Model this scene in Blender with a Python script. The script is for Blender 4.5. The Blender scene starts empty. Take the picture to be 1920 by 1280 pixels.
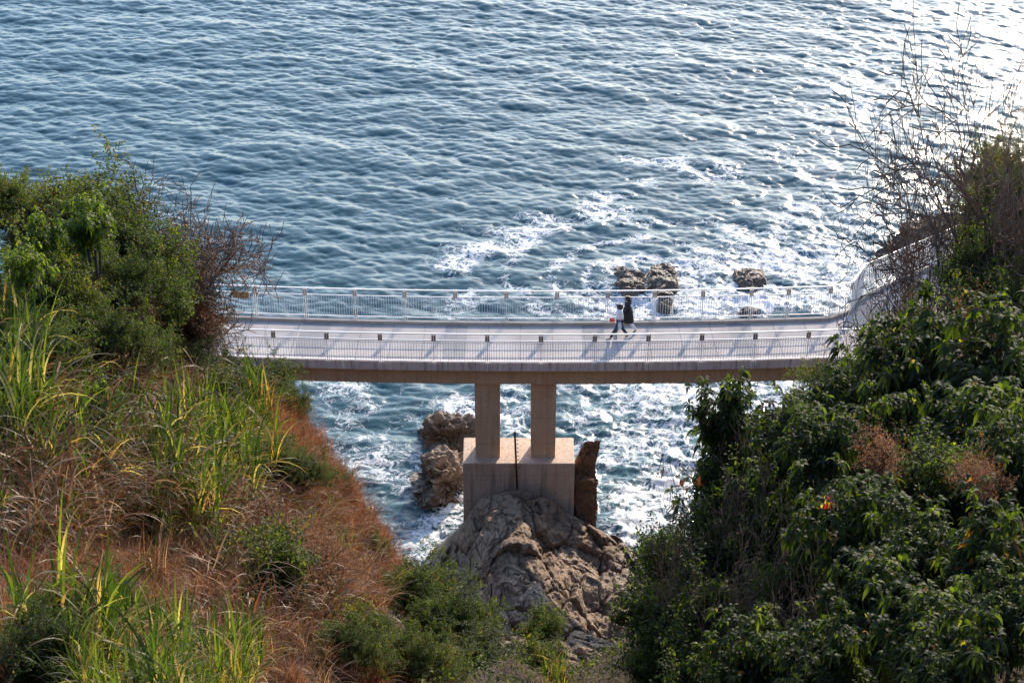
import bpy, math, random
import numpy as np
from mathutils import Vector, Matrix
R = math.radians
sc = bpy.context.scene
col = sc.collection

# ------------------------------------------------------------------ camera
CAM_Z, PITCH, FPX = 47.0, 29.5, 3650.0
cam_d = bpy.data.cameras.new('camera'); cam = bpy.data.objects.new('camera', cam_d); col.objects.link(cam)
cam.location = (0, 0, CAM_Z); cam.rotation_euler = (R(90 - PITCH), 0, 0)
cam_d.sensor_width = 36.0; cam_d.lens = FPX / 1920 * 36.0
cam_d.clip_start = 0.5; cam_d.clip_end = 4000
sc.camera = cam

# ------------------------------------------------------------------ sky and sun
SUN_AZ, SUN_EL = 21.5, 25.0          # degrees to the right of +Y, above the horizon
w = bpy.data.worlds.new('World'); sc.world = w; w.use_nodes = True
wn = w.node_tree; wn.nodes.clear()
sky = wn.nodes.new('ShaderNodeTexSky'); sky.sky_type = 'NISHITA'; sky.sun_disc = False
sky.sun_elevation = R(SUN_EL); sky.sun_rotation = R(SUN_AZ)
sky.air_density = 1.0; sky.dust_density = .8; sky.ozone_density = 2.6; sky.altitude = 20
bg = wn.nodes.new('ShaderNodeBackground'); bg.inputs[1].default_value = 0.15
wo = wn.nodes.new('ShaderNodeOutputWorld')
wn.links.new(sky.outputs[0], bg.inputs[0]); wn.links.new(bg.outputs[0], wo.inputs[0])
sd = bpy.data.lights.new('sun', 'SUN'); sun = bpy.data.objects.new('sun', sd); col.objects.link(sun)
sd.energy = 2.7; sd.angle = R(0.6); sd.color = (1.0, 0.84, 0.66)
sdir = Vector((math.sin(R(SUN_AZ)) * math.cos(R(SUN_EL)), math.cos(R(SUN_AZ)) * math.cos(R(SUN_EL)), math.sin(R(SUN_EL))))
sun.rotation_euler = sdir.to_track_quat('Z', 'Y').to_euler()
sc.view_settings.view_transform = 'Standard'; sc.view_settings.look = 'None'
sc.view_settings.exposure = 1.35; sc.view_settings.gamma = 1.0
sc.cycles.max_bounces = 8; sc.cycles.transparent_max_bounces = 8
sc.cycles.sample_clamp_indirect = 6.0

# ------------------------------------------------------------------ helpers
CP, SP = math.cos(R(PITCH)), math.sin(R(PITCH))
def W(u, v, s):
    """world point seen at photo pixel (u, v) at depth s (metres along the view axis)"""
    x = (u - 960) / FPX * s; yc = (640 - v) / FPX * s
    return (x, s * CP + yc * SP, CAM_Z + yc * CP - s * SP)
def Z(u, v, z):
    """world point of pixel (u, v) at height z"""
    a, b = W(u, v, 1.0), None
    s = (CAM_Z - z) / (CAM_Z - a[2])
    return W(u, v, s)

def hsh(ix, iy, iz, seed):
    with np.errstate(over='ignore'):
        n = (ix.astype(np.uint32) * np.uint32(374761393) + iy.astype(np.uint32) * np.uint32(668265263)
             + iz.astype(np.uint32) * np.uint32(2147483647) + np.uint32(seed * 1274126177 & 0xffffffff))
        n = (n ^ (n >> np.uint32(13))) * np.uint32(1274126177)
        n = n ^ (n >> np.uint32(16))
    return n.astype(np.float64) / 4294967295.0 * 2 - 1
def vnoise(p, seed=0):
    """smooth value noise in -1..1; p (n,3)"""
    f = np.floor(p); i = f.astype(np.int64); t = p - f; t = t * t * t * (t * (t * 6 - 15) + 10)
    out = 0
    for dx in (0, 1):
        wx = t[:, 0] if dx else 1 - t[:, 0]
        for dy in (0, 1):
            wy = t[:, 1] if dy else 1 - t[:, 1]
            for dz in (0, 1):
                wz = t[:, 2] if dz else 1 - t[:, 2]
                out = out + wx * wy * wz * hsh(i[:, 0] + dx, i[:, 1] + dy, i[:, 2] + dz, seed)
    return out
def fbm(p, octs=4, seed=0, gain=.5, ridge=False):
    a, s, o = 1.0, 0, 0
    M = np.array([[.8, .6, 0], [-.48, .64, .6], [.36, -.48, .8]]); q = p.copy()
    for k in range(octs):
        n = vnoise(q, seed + k * 17)
        if ridge: n = 1 - 2 * np.abs(n) * 1.4
        o = o + a * n; s += a; a *= gain; q = q @ M * 2.03 + 11.3
    return o / s
def sstep(a, b, x):
    t = np.clip((x - a) / (b - a), 0, 1); return t * t * (3 - 2 * t)

def tag(o, label=None, cat=None, group=None, kind=None):
    if label: o['label'] = label
    if cat: o['category'] = cat
    if group: o['group'] = group
    if kind: o['kind'] = kind
    return o
def link(name, me, mat=None, parent=None, smooth=False):
    o = bpy.data.objects.new(name, me); col.objects.link(o)
    if mat is not None: me.materials.append(mat)
    if parent is not None: o.parent = parent
    if smooth: me.polygons.foreach_set('use_smooth', np.ones(len(me.polygons), dtype=bool))
    return o
def empty(name, loc=(0, 0, 0)):
    o = bpy.data.objects.new(name, None); col.objects.link(o); o.location = loc; o.empty_display_size = .2
    return o
def npmesh(name, V, F, attrs=None):
    """V (n,3); F (m,k) with one face size"""
    me = bpy.data.meshes.new(name); V = np.asarray(V, dtype=np.float32); F = np.asarray(F, dtype=np.int32)
    me.vertices.add(len(V)); me.vertices.foreach_set('co', V.ravel())
    k = F.shape[1]; me.loops.add(F.size); me.loops.foreach_set('vertex_index', F.ravel())
    me.polygons.add(len(F)); me.polygons.foreach_set('loop_start', np.arange(0, F.size, k, dtype=np.int32))
    try: me.polygons.foreach_set('loop_total', np.full(len(F), k, dtype=np.int32))
    except Exception: pass
    for nm, a in (attrs or {}).items():
        at = me.attributes.new(nm, 'FLOAT', 'POINT'); at.data.foreach_set('value', np.asarray(a, dtype=np.float32))
    me.update(); me.validate()
    return me
def gridmesh(name, X, Y, Zz, attrs=None):
    n, m = X.shape
    V = np.stack([X, Y, Zz], -1).reshape(-1, 3)
    i = np.arange(n * m).reshape(n, m)
    F = np.stack([i[:-1, :-1], i[:-1, 1:], i[1:, 1:], i[1:, :-1]], -1).reshape(-1, 4)
    return npmesh(name, V, F, {k: a.ravel() for k, a in (attrs or {}).items()})
class MB:
    def __init__(s): s.v = []; s.f = []
    def add(s, vs, fs):
        b = len(s.v); s.v += [tuple(q) for q in vs]; s.f += [tuple(b + i for i in f) for f in fs]
    def hexa(s, q):          # 8 corners: bottom 4 then top 4 (counter-clockwise)
        s.add(q, [(3, 2, 1, 0), (4, 5, 6, 7), (0, 1, 5, 4), (1, 2, 6, 5), (2, 3, 7, 6), (3, 0, 4, 7)])
    def box(s, c, d, ax=(1, 0, 0), up=(0, 0, 1)):
        c = Vector(c); x = Vector(ax).normalized(); z = Vector(up).normalized(); y = z.cross(x).normalized(); z = x.cross(y)
        x = x * d[0] / 2; y = y * d[1] / 2; z = z * d[2] / 2
        s.hexa([c - x - y - z, c + x - y - z, c + x + y - z, c - x + y - z, c - x - y + z, c + x - y + z, c + x + y + z, c - x + y + z])
    def bar(s, a, b, wd, h=None, up=(0, 0, 1)):
        a, b = Vector(a), Vector(b); d = b - a
        s.box((a + b) / 2, (d.length, wd, h or wd), d, up if abs(d.normalized().dot(Vector(up))) < .98 else (0, 1, 0))
    def tube(s, a, b, r, r2=None, n=8):
        a, b = Vector(a), Vector(b); d = (b - a).normalized(); x = d.orthogonal().normalized(); y = d.cross(x)
        r2 = r if r2 is None else r2; v = []
        for p, rr in ((a, r), (b, r2)):
            for k in range(n):
                t = 2 * math.pi * k / n; v.append(p + x * rr * math.cos(t) + y * rr * math.sin(t))
        s.add(v, [(k, (k + 1) % n, n + (k + 1) % n, n + k) for k in range(n)] + [tuple(range(n))[::-1], tuple(range(n, 2 * n))])
    def build(s, name, mat=None, parent=None, bevel=0, smooth=False):
        me = bpy.data.meshes.new(name); me.from_pydata([tuple(q) for q in s.v], [], s.f); me.update()
        o = link(name, me, mat, parent, smooth)
        if bevel:
            md = o.modifiers.new('bevel', 'BEVEL'); md.width = bevel; md.segments = 2; md.limit_method = 'ANGLE'
        return o

# ------------------------------------------------------------------ materials
class NT:
    def __init__(s, name):
        s.m = bpy.data.materials.new(name); s.m.use_nodes = True; s.t = s.m.node_tree; s.t.nodes.clear()
        s.out = s.n('ShaderNodeOutputMaterial')
    def n(s, t, **kw):
        nd = s.t.nodes.new(t)
        for k, v in kw.items(): setattr(nd, k, v)
        return nd
    def set(s, nd, **kw):
        for k, v in kw.items():
            i = nd.inputs[k.replace('_', ' ')]
            if hasattr(v, 'is_output') or isinstance(v, bpy.types.NodeSocket): s.t.links.new(v, i)
            else: i.default_value = v if not (isinstance(v, tuple) and len(v) == 3 and i.type == 'RGBA') else (*v, 1)
        return nd
    def l(s, a, b): s.t.links.new(a, b)
    def coord(s, scale=(1, 1, 1), obj=True, rot=(0, 0, 0)):
        if obj: c = s.n('ShaderNodeTexCoord').outputs['Object']
        else: c = s.n('ShaderNodeNewGeometry').outputs['Position']
        mp = s.n('ShaderNodeMapping'); mp.inputs['Scale'].default_value = scale; mp.inputs['Rotation'].default_value = rot
        s.l(c, mp.inputs['Vector']); return mp.outputs[0]
    def noise(s, vec, scale, detail=4, rough=.55, dist=0, out='Fac'):
        n = s.n('ShaderNodeTexNoise'); s.l(vec, n.inputs['Vector']); n.inputs['Scale'].default_value = scale
        n.inputs['Detail'].default_value = detail; n.inputs['Roughness'].default_value = rough; n.inputs['Distortion'].default_value = dist
        return n.outputs[out]
    def ramp(s, fac, stops, interp='LINEAR'):
        r = s.n('ShaderNodeValToRGB'); e = r.color_ramp.elements; r.color_ramp.interpolation = interp
        while len(e) < len(stops): e.new(.5)
        for el, (p, c) in zip(e, stops):
            el.position = p; el.color = (*c, 1) if isinstance(c, tuple) else (c, c, c, 1)
        s.l(fac, r.inputs[0]); return r.outputs[0]
    def math(s, op, a, b=None, c=None, clamp=False):
        m = s.n('ShaderNodeMath'); m.operation = op; m.use_clamp = clamp
        for i, x in enumerate((a, b, c)):
            if x is None: continue
            if isinstance(x, (int, float)): m.inputs[i].default_value = x
            else: s.l(x, m.inputs[i])
        return m.outputs[0]
    def mix(s, f, a, b, mode='MIX'):
        m = s.n('ShaderNodeMix'); m.data_type = 'RGBA'; m.blend_type = mode
        for i, x in ((0, f), (6, a), (7, b)):
            if isinstance(x, (int, float)): m.inputs[i].default_value = x
            elif isinstance(x, tuple): m.inputs[i].default_value = (*x, 1)
            else: s.l(x, m.inputs[i])
        return m.outputs[2]
    def attr(s, name, out='Fac'):
        a = s.n('ShaderNodeAttribute'); a.attribute_name = name; return a.outputs[out]
    def bump(s, h, strength, dist, normal=None):
        b = s.n('ShaderNodeBump'); b.inputs['Strength'].default_value = strength; b.inputs['Distance'].default_value = dist
        s.l(h, b.inputs['Height'])
        if normal: s.l(normal, b.inputs['Normal'])
        return b.outputs[0]
    def pbsdf(s, base, rough=.8, normal=None, **kw):
        p = s.n('ShaderNodeBsdfPrincipled')
        for k, x in (('Base Color', base), ('Roughness', rough)):
            if isinstance(x, tuple): p.inputs[k].default_value = (*x, 1)
            elif isinstance(x, (int, float)): p.inputs[k].default_value = x
            else: s.l(x, p.inputs[k])
        if normal: s.l(normal, p.inputs['Normal'])
        for k, x in kw.items():
            k = k.replace('_', ' ')
            if isinstance(x, (int, float)): p.inputs[k].default_value = x
            elif isinstance(x, tuple): p.inputs[k].default_value = (*x, 1)
            else: s.l(x, p.inputs[k])
        return p.outputs[0]
    def done(s, sh): s.l(sh, s.out.inputs[0]); return s.m

def mat_concrete(name, c1, c2, scale=1.2, streaks=0.0, bump=.25, joints=0):
    t = NT(name); v = t.coord(obj=False)
    n1 = t.noise(v, scale, 6, .6); c = t.ramp(n1, [(.3, c1), (.7, c2)])
    n2 = t.noise(v, 22, 3, .6); c = t.mix(t.ramp(n2, [(.35, .0), (.75, .35)]), c, tuple(x * .6 for x in c1))
    if streaks:
        vs = t.coord((5.0, 5.0, .35), obj=False); n3 = t.noise(vs, 1.3, 5, .65)
        c = t.mix(t.ramp(n3, [(.5, .0), (.68, streaks)]), c, tuple(x * .28 for x in c1))
        n4 = t.noise(t.coord((3.1, 3.1, .22), obj=False, rot=(0, 0, 1)), 1.1, 5, .6)
        c = t.mix(t.ramp(n4, [(.58, .0), (.72, streaks * .8)]), c, tuple(min(1, x * 1.7) for x in c2))
    if joints:      # formwork board marks, tie holes and a tide-stained foot
        sp = t.n('ShaderNodeSeparateXYZ'); t.l(v, sp.inputs[0])
        def line(a, per, wd): return t.math('GREATER_THAN', t.math('ABSOLUTE', t.math('SUBTRACT', t.math('FRACT', t.math('MULTIPLY', a, 1 / per)), .5)), .5 - wd / per)
        ln = t.math('MAXIMUM', line(sp.outputs[2], joints, .009), line(t.math('ADD', sp.outputs[0], .13), joints * 1.25, .007))
        c = t.mix(t.math('MULTIPLY', ln, .55), c, tuple(x * .35 for x in c1))
        hx = t.math('ABSOLUTE', t.math('SUBTRACT', t.math('FRACT', t.math('MULTIPLY', t.math('ADD', sp.outputs[0], .3), 2.2)), .5)); hz = t.math('ABSOLUTE', t.math('SUBTRACT', t.math('FRACT', t.math('MULTIPLY', sp.outputs[2], 1.6)), .5))
        hole = t.math('LESS_THAN', t.math('ADD', t.math('MULTIPLY', hx, hx), t.math('MULTIPLY', t.math('MULTIPLY', hz, hz), 1.9)), .0026)
        c = t.mix(t.math('MULTIPLY', hole, .6), c, tuple(x * .2 for x in c1))
        tide = t.math('ADD', sp.outputs[2], t.math('MULTIPLY', n1, -1.4))
        c = t.mix(t.ramp(tide, [(.9, .6), (1.0, 0.0)]), c, (.12, .10, .075))
    nb = t.noise(v, 60, 4, .6)
    return t.done(t.pbsdf(c, .85, t.bump(nb, bump, .02)))
M = {}
M['deck'] = mat_concrete('deck_concrete', (.33, .30, .285), (.54, .495, .47), .55, 0)
M['band'] = mat_concrete('dark_paving', (.26, .25, .255), (.34, .325, .325), 1.5, 0)
M['joint'] = mat_concrete('joint', (.14, .13, .13), (.2, .19, .19), 1.5, 0)
M['kerb'] = mat_concrete('kerb_concrete', (.36, .32, .28), (.46, .42, .38), 1.5, .25)
M['fascia'] = mat_concrete('stained_fascia', (.72, .60, .56), (.80, .69, .66), 1.0, .85)
M['beam'] = mat_concrete('beam_concrete', (.60, .40, .25), (.72, .51, .34), 1.1, .3, joints=1.22)
M['footing'] = mat_concrete('footing_concrete', (.54, .40, .30), (.68, .53, .42), .8, .55, joints=1.22)

def mat_metal(name, c, rough=.35, metallic=.6):
    t = NT(name); n = t.noise(t.coord(obj=False), 14, 4, .6)
    return t.done(t.pbsdf(t.mix(t.ramp(n, [(.4, 0.0), (.8, .35)]), c, tuple(x * .7 for x in c)), rough, Metallic=metallic))
M['rail'] = mat_metal('galvanised_white_metal', (.86, .86, .85), .38, .0)
M['railwhite'] = mat_metal('white_painted_panel', (.80, .79, .77), .45, 0)
M['bracket'] = mat_metal('bracket_steel', (.42, .38, .36), .45, .6)
def mat_rust():
    t = NT('rusty_steel'); v = t.coord(obj=False); n = t.noise(v, 9, 6, .7)
    return t.done(t.pbsdf(t.ramp(n, [(.3, (.07, .025, .012)), (.6, (.20, .075, .03)), (.8, (.30, .14, .07))]), .9, t.bump(n, .5, .02)))
M['rust'] = mat_rust()

def mat_rock():
    t = NT('coastal_rock'); v = t.coord(obj=False)
    vs = t.coord((1.0, .55, 1.6), obj=False, rot=(.5, .35, .4))
    n1 = t.noise(v, .55, 8, .62); n2 = t.noise(vs, 2.6, 8, .68, .6); n3 = t.noise(v, 9, 6, .7)
    c = t.ramp(n1, [(.32, (.20, .13, .085)), (.5, (.33, .23, .155)), (.64, (.45, .345, .25))])
    c = t.mix(t.ramp(n2, [(.32, .6), (.48, 0.0)]), c, (.10, .068, .05))
    c = t.mix(t.ramp(n2, [(.55, 0.0), (.75, .6)]), c, (.36, .25, .17))
    c = t.mix(t.ramp(n3, [(.3, .35), (.6, 0.0)]), c, (.09, .07, .055))
    sep = t.n('ShaderNodeSeparateXYZ'); t.l(v, sep.inputs[0])
    wet = t.math('SUBTRACT', t.math('ADD', sep.outputs[2], t.math('MULTIPLY', n1, -1.6)), -.1)
    wetm = t.ramp(wet, [(.0, 1.0), (.55, 0.0)])          # waterline staining
    c = t.mix(t.math('MULTIPLY', wetm, .62), c, (.06, .044, .03))
    ro = t.math('SUBTRACT', .9, t.math('MULTIPLY', wetm, .5))
    vo = t.n('ShaderNodeTexVoronoi'); vo.feature = 'DISTANCE_TO_EDGE'; t.l(t.mix(.35, vs, t.noise(v, 1.5, 4, .6, 0, 'Color')), vo.inputs['Vector']); vo.inputs['Scale'].default_value = 2.2
    cr = t.ramp(vo.outputs[0], [(0, 0.0), (.05, 1.0)])
    c = t.mix(cr, t.mix(.6, c, (.03, .022, .016)), c)
    h = t.math('ADD', t.math('MULTIPLY', n2, 1.0), t.math('MULTIPLY', n3, .4)); h = t.math('ADD', h, t.math('MULTIPLY', cr, .25))
    return t.done(t.pbsdf(c, ro, t.bump(h, 1.0, .16)))
M['rock'] = mat_rock()

def mat_soil():
    t = NT('hillside_soil'); v = t.coord(obj=False); n = t.noise(v, 1.3, 8, .7)
    c = t.ramp(n, [(.3, (.03, .02, .012)), (.5, (.07, .04, .022)), (.7, (.10, .062, .035))])
    return t.done(t.pbsdf(c, .95, t.bump(t.noise(v, 9, 5, .7), 1, .2)))
M['soil'] = mat_soil()

def mat_water():
    t = NT('sea_water'); v = t.coord(obj=False)
    foam = t.attr('foam'); turb = t.attr('turb')
    warp = t.noise(v, .7, 3, .6, 0, 'Color')
    vw = t.n('ShaderNodeVectorMath'); vw.operation = 'MULTIPLY_ADD'; t.l(warp, vw.inputs[0]); vw.inputs[1].default_value = (1.5, 1.5, 0); t.l(v, vw.inputs[2])
    # lace: thin bright ridges between cells, at two sizes, plus broken patches
    mp = t.n('ShaderNodeMapping'); mp.inputs['Scale'].default_value = (.75, 1.0, .0); t.l(vw.outputs[0], mp.inputs[0])
    n1 = t.noise(mp.outputs[0], 1.1, 6, .62, 1.2)
    r1 = t.math('ABSOLUTE', t.math('SUBTRACT', n1, .5))
    n2 = t.noise(mp.outputs[0], 3.2, 5, .65, .8)
    r2 = t.math('ABSOLUTE', t.math('SUBTRACT', n2, .5))
    n3 = t.noise(mp.outputs[0], .45, 5, .6, .5)
    n4 = t.noise(v, 12, 3, .7)
    # lace is 1 on the ridge lines; a denser mask lets it spread until it closes up
    lace = t.math('MAXIMUM', t.math('SUBTRACT', 1.0, t.math('MULTIPLY', r1, 11.0)), t.math('SUBTRACT', .85, t.math('MULTIPLY', r2, 9.0)))
    cov = t.math('ADD', t.math('MULTIPLY', foam, 1.05), t.math('MULTIPLY', t.math('SUBTRACT', n3, .5), 1.5))
    cov = t.math('ADD', cov, t.math('MULTIPLY', t.math('SUBTRACT', n4, .5), .5))
    s = t.math('SUBTRACT', lace, t.math('SUBTRACT', 1.0, cov))
    fm = t.ramp(s, [(.0, 0.0), (.16, .6), (.5, 1.0)])
    fm = t.math('MULTIPLY', fm, t.ramp(foam, [(.03, 0.0), (.14, 1.0)]))
    deep = t.mix(turb, (.036, .084, .098), (.062, .14, .145))
    bn = t.math('ADD', t.noise(t.coord((1, 1.5, 1), obj=False, rot=(0, 0, .25)), 4.5, 6, .7, .3), t.math('MULTIPLY', n4, .25))
    nrm = t.bump(bn, .32, .05)
    wat = t.pbsdf(deep, .09, nrm, IOR=1.333)
    fo = t.pbsdf((.82, .84, .85), .65, t.bump(t.math('ADD', n2, n4), .8, .09))
    mx = t.n('ShaderNodeMixShader'); t.l(fm, mx.inputs[0]); t.l(wat, mx.inputs[1]); t.l(fo, mx.inputs[2])
    return t.done(mx.outputs[0])
M['water'] = mat_water()

# ------------------------------------------------------------------ sea
def spectrum_tile(N, L, seed, wind, lam, spread, amp, kmax=1e9):
    """Phillips-like heightfield tile with sideways chop. rms height = amp"""
    rg = np.random.default_rng(seed)
    k = np.fft.fftfreq(N, 1 / N) * 2 * np.pi / L
    kx, ky = np.meshgrid(k, k); kk = np.hypot(kx, ky); kk[0, 0] = 1e-6
    kp = 2 * np.pi / lam
    c = (kx * wind[0] + ky * wind[1]) / kk
    P = np.exp(-1.1 * (kp / kk) ** 2) / kk ** 3.55 * (np.abs(c) ** spread + .06) * np.where(c < 0, .25, 1) * np.exp(-(kk / kmax) ** 2)
    P[0, 0] = 0
    h = (rg.standard_normal((N, N)) + 1j * rg.standard_normal((N, N))) * np.sqrt(P)
    H = np.fft.ifft2(h).real; s = amp / H.std()
    Dx = np.fft.ifft2(-1j * kx / kk * h).real * s; Dy = np.fft.ifft2(-1j * ky / kk * h).real * s
    return H * s, Dx, Dy
def bil(T, X, Y, L):
    N = T.shape[0]; fx = (X / L % 1) * N; fy = (Y / L % 1) * N
    ix = np.floor(fx).astype(int); iy = np.floor(fy).astype(int); tx = fx - ix; ty = fy - iy
    a = lambda i, j: T[(iy + j) % N, (ix + i) % N]
    return (a(0, 0) * (1 - tx) + a(1, 0) * tx) * (1 - ty) + (a(0, 1) * (1 - tx) + a(1, 1) * tx) * ty

# boulders standing in the sea: (u, v of centre, z, half sizes, label)
FOAM_SRC = []      # (x, y, rx, ry, weight, turbulence)
def fs(u, v, du, dv, wt, tb=0.0):
    x, y, _ = Z(u, v, 0); s = (y * CP + CAM_Z * SP); FOAM_SRC.append((x, y, du / FPX * s, dv / FPX * s / SP, wt, tb))
fs(1290, 850, 190, 120, .52, .9); fs(1180, 740, 120, 40, .42, .6); fs(1350, 740, 200, 45, .70, .6); fs(1100, 800, 40, 120, .42, .8)
fs(965, 760, 70, 60, .42, .7); fs(1230, 960, 120, 70, .6, .8); fs(850, 780, 60, 35, .62, .2); fs(700, 860, 160, 120, .27, .15); fs(885, 800, 26, 22, .9, 0)
fs(870, 960, 70, 60, .5, .2); fs(800, 1010, 80, 40, .62, .2); fs(650, 730, 140, 60, .22, 0)
fs(1215, 535, 90, 22, .75, 0); fs(1410, 530, 60, 18, .75, 0); fs(1230, 575, 150, 30, .8, .3); fs(1420, 560, 170, 34, .9, .3); fs(1300, 510, 160, 45, .42, 0); fs(1500, 480, 160, 70, .43, 0); fs(1600, 400, 130, 70, .30, 0)
fs(1500, 560, 90, 30, .7, .2); fs(860, 560, 80, 18, .34, 0); fs(835, 490, 20, 35, .36, 0); fs(940, 440, 60, 16, .36, 0)
fs(1030, 415, 60, 16, .46, 0); fs(1120, 385, 60, 16, .42, 0); fs(1240, 302, 60, 12, .55, 0); fs(1315, 318, 60, 16, .52, 0); fs(1210, 340, 25, 8, .36, 0)
fs(1590, 170, 40, 12, .55, 0); fs(1620, 205, 45, 16, .62, 0); fs(1660, 235, 30, 14, .5, 0); fs(1460, 300, 50, 25, .25, 0)
fs(1120, 1190, 30, 40, .7, .2)

def sea_fields(X, Y):
    f = np.zeros_like(X); tb = np.zeros_like(X)
    p = np.stack([X.ravel() * .35, Y.ravel() * .35, 0 * X.ravel()], 1)
    wx = (fbm(p, 3, 5) * 1.8).reshape(X.shape); wy = (fbm(p + 50, 3, 9) * 2.6).reshape(X.shape)
    for (x, y, rx, ry, wt, t) in FOAM_SRC:
        kk = min(1, rx / 2.5); g = np.exp(-(np.abs((X + wx * kk - x) / rx) ** 2.2 + np.abs((Y + wy * kk - y) / ry) ** 2.2) * .9)
        f = np.maximum(f, g * wt); tb = np.maximum(tb, g * t)
    # swirls of foam trailing round the rocks beyond the bridge, and the long drifting scum line
    n = (fbm(p * 1.3 + 3, 3, 15)).reshape(X.shape)
    for (u, v, ru, rv, wt) in ((1215, 520, 120, 40, .5), (1215, 515, 185, 70, .42), (1215, 505, 260, 105, .36), (1408, 525, 85, 32, .5), (1408, 515, 150, 66, .42)):
        x, y, _ = Z(u, v, 0); s = y * CP + CAM_Z * SP; r = np.hypot((X - x) / (ru / FPX * s), (Y - y) / (rv / FPX * s / SP))
        f = np.maximum(f, wt * np.exp(-((r - 1 + n * .16) / .085) ** 2))
    a = np.array(Z(835, 500, 0)[:2]); b = np.array(Z(1190, 365, 0)[:2]); d = b - a; L = np.hypot(*d); d /= L
    al = (X - a[0]) * d[0] + (Y - a[1]) * d[1]; ac = -(X - a[0]) * d[1] + (Y - a[1]) * d[0] + n * 2.2
    f = np.maximum(f, .47 * np.exp(-(ac / 1.0) ** 2) * sstep(-2, 1, al) * sstep(L + 2, L - 1, al))
    return f, tb
def make_sea():
    st = .10
    xs = np.arange(-50, 52, st); ys = np.arange(44, 150, st)
    X, Y = np.meshgrid(xs, ys)
    wd = np.array([-.30, -.95]); wd /= np.hypot(*wd)
    H = 0; DX = 0; DY = 0
    for (L, lam, sp, am, seed, ang, km) in ((83.0, 8.0, 4, .045, 3, 0.15, 5), (61.0, 3.0, 6, .020, 6, -.2, 12), (37.0, 1.25, 5, .0145, 8, .25, 26), (19.0, .6, 3, .0068, 12, -.2, 55)):
        ca, sa = math.cos(ang), math.sin(ang)
        h, dx, dy = spectrum_tile(512, L, seed, (wd[0] * ca - wd[1] * sa, wd[0] * sa + wd[1] * ca), lam, sp, am, km)
        H = H + bil(h, X, Y, L); DX = DX + bil(dx, X, Y, L); DY = DY + bil(dy, X, Y, L)
    f, tb = sea_fields(X, Y)
    rough_zone = np.clip(np.maximum(f, tb), 0, 1)
    p = np.stack([X.ravel(), Y.ravel() * 1.1, 0 * X.ravel()], 1)
    ch = fbm(p * .75, 5, 31, .55, True).reshape(X.shape)
    ch2 = fbm(p * 2.1 + 9, 3, 37, .6, True).reshape(X.shape)
    H = H + rough_zone * (ch * .20 + ch2 * .085)
    # edges settle to the flat far sheet
    e = np.minimum(np.minimum(X - xs[0], xs[-1] - X), np.minimum(Y - ys[0], ys[-1] - Y)); e = sstep(0, 6, e)
    lamc = 1.1
    X2 = X + DX * lamc * e; Y2 = Y + DY * lamc * e
    V1 = gridmesh('sea', X2, Y2, H * e, {'foam': f, 'turb': tb})
    o = link('sea', V1, M['water'], smooth=True)
    # the far sheet, a frame around the detailed part
    x0, x1, y0, y1 = xs[0], xs[-1], ys[0], ys[-1]; B = 2500
    V = [(x0, y0, 0), (x1, y0, 0), (x1, y1, 0), (x0, y1, 0), (-B, -60, 0), (B, -60, 0), (B, B, 0), (-B, B, 0)]
    F = [(4, 5, 1, 0), (5, 6, 2, 1), (6, 7, 3, 2), (7, 4, 0, 3)]
    me = npmesh('sea', V, F, {'foam': [0] * 8, 'turb': [0] * 8})
    o2 = link('sea', me, M['water'])
    tag(o, kind='structure'); tag(o2, kind='structure')
make_sea()

# ------------------------------------------------------------------ hillside (one height field through control points)
GP = []
def g(u, v, s, dz=0): p = W(u, v, s); GP.append((p[0], p[1], p[2] + dz))
def gz(x, y, z): GP.append((x, y, z))
# left slope
g(0, 1280, 31, -.6); g(300, 1280, 33, -.6); g(600, 1280, 38, -.8); g(820, 1280, 45, -1.2); g(980, 1280, 51, -1.2)
g(0, 1000, 37, -.5); g(300, 1000, 41, -.8); g(560, 1000, 47, -1.0); g(700, 1100, 50, -1.0); g(830, 1180, 54, -.9)
g(0, 760, 46, -.8); g(250, 760, 50, -1.2); g(450, 800, 54, -1.2); g(570, 840, 57, -1.0); g(660, 960, 57, -1.0); g(740, 1060, 58, -1.0); g(930, 1190, 61, -.6)
g(500, 700, 64, -.3); g(560, 735, 61, -.4); g(605, 800, 60, -.4); g(645, 880, 59, -.5); gz(-9.5, 60, 12); gz(-11.8, 64, 9.8); gz(-12.5, 66.5, 9.0); gz(-14.5, 67, 9.0); gz(-12, 55, 15.5); gz(-15, 60, 13.5); gz(-18, 66, 10); gz(-22, 60, 15); gz(-18, 50, 21); gz(-28, 50, 24)
# left coast edge
for x, y in ((-4, 58), (-3.6, 55), (-6, 61), (-8, 64.5), (-10.5, 69.5), (-14, 71), (-19, 74), (-26, 80), (-40, 90), (-2, 60), (-8, 70), (-30, 92), (-50, 100), (0, 66), (0, 74), (8, 76), (12, 76), (-14, 80), (4, 90), (20, 86), (26, 90)): gz(x, y, -3)
gz(-18, 70.5, 7); gz(-25, 72, 9); gz(-34, 78, 8); gz(-50, 84, 6)
# gully and its rock floor
gz(1.5, 50, 4.0); gz(3.0, 54, 1.0); gz(2.5, 58, -1.5); gz(0, 53, 4.0); gz(-1.5, 54, 4.5); gz(5.5, 58, -3); gz(6, 64, -3); gz(8, 68, -3); gz(2, 44, 9)
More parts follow.
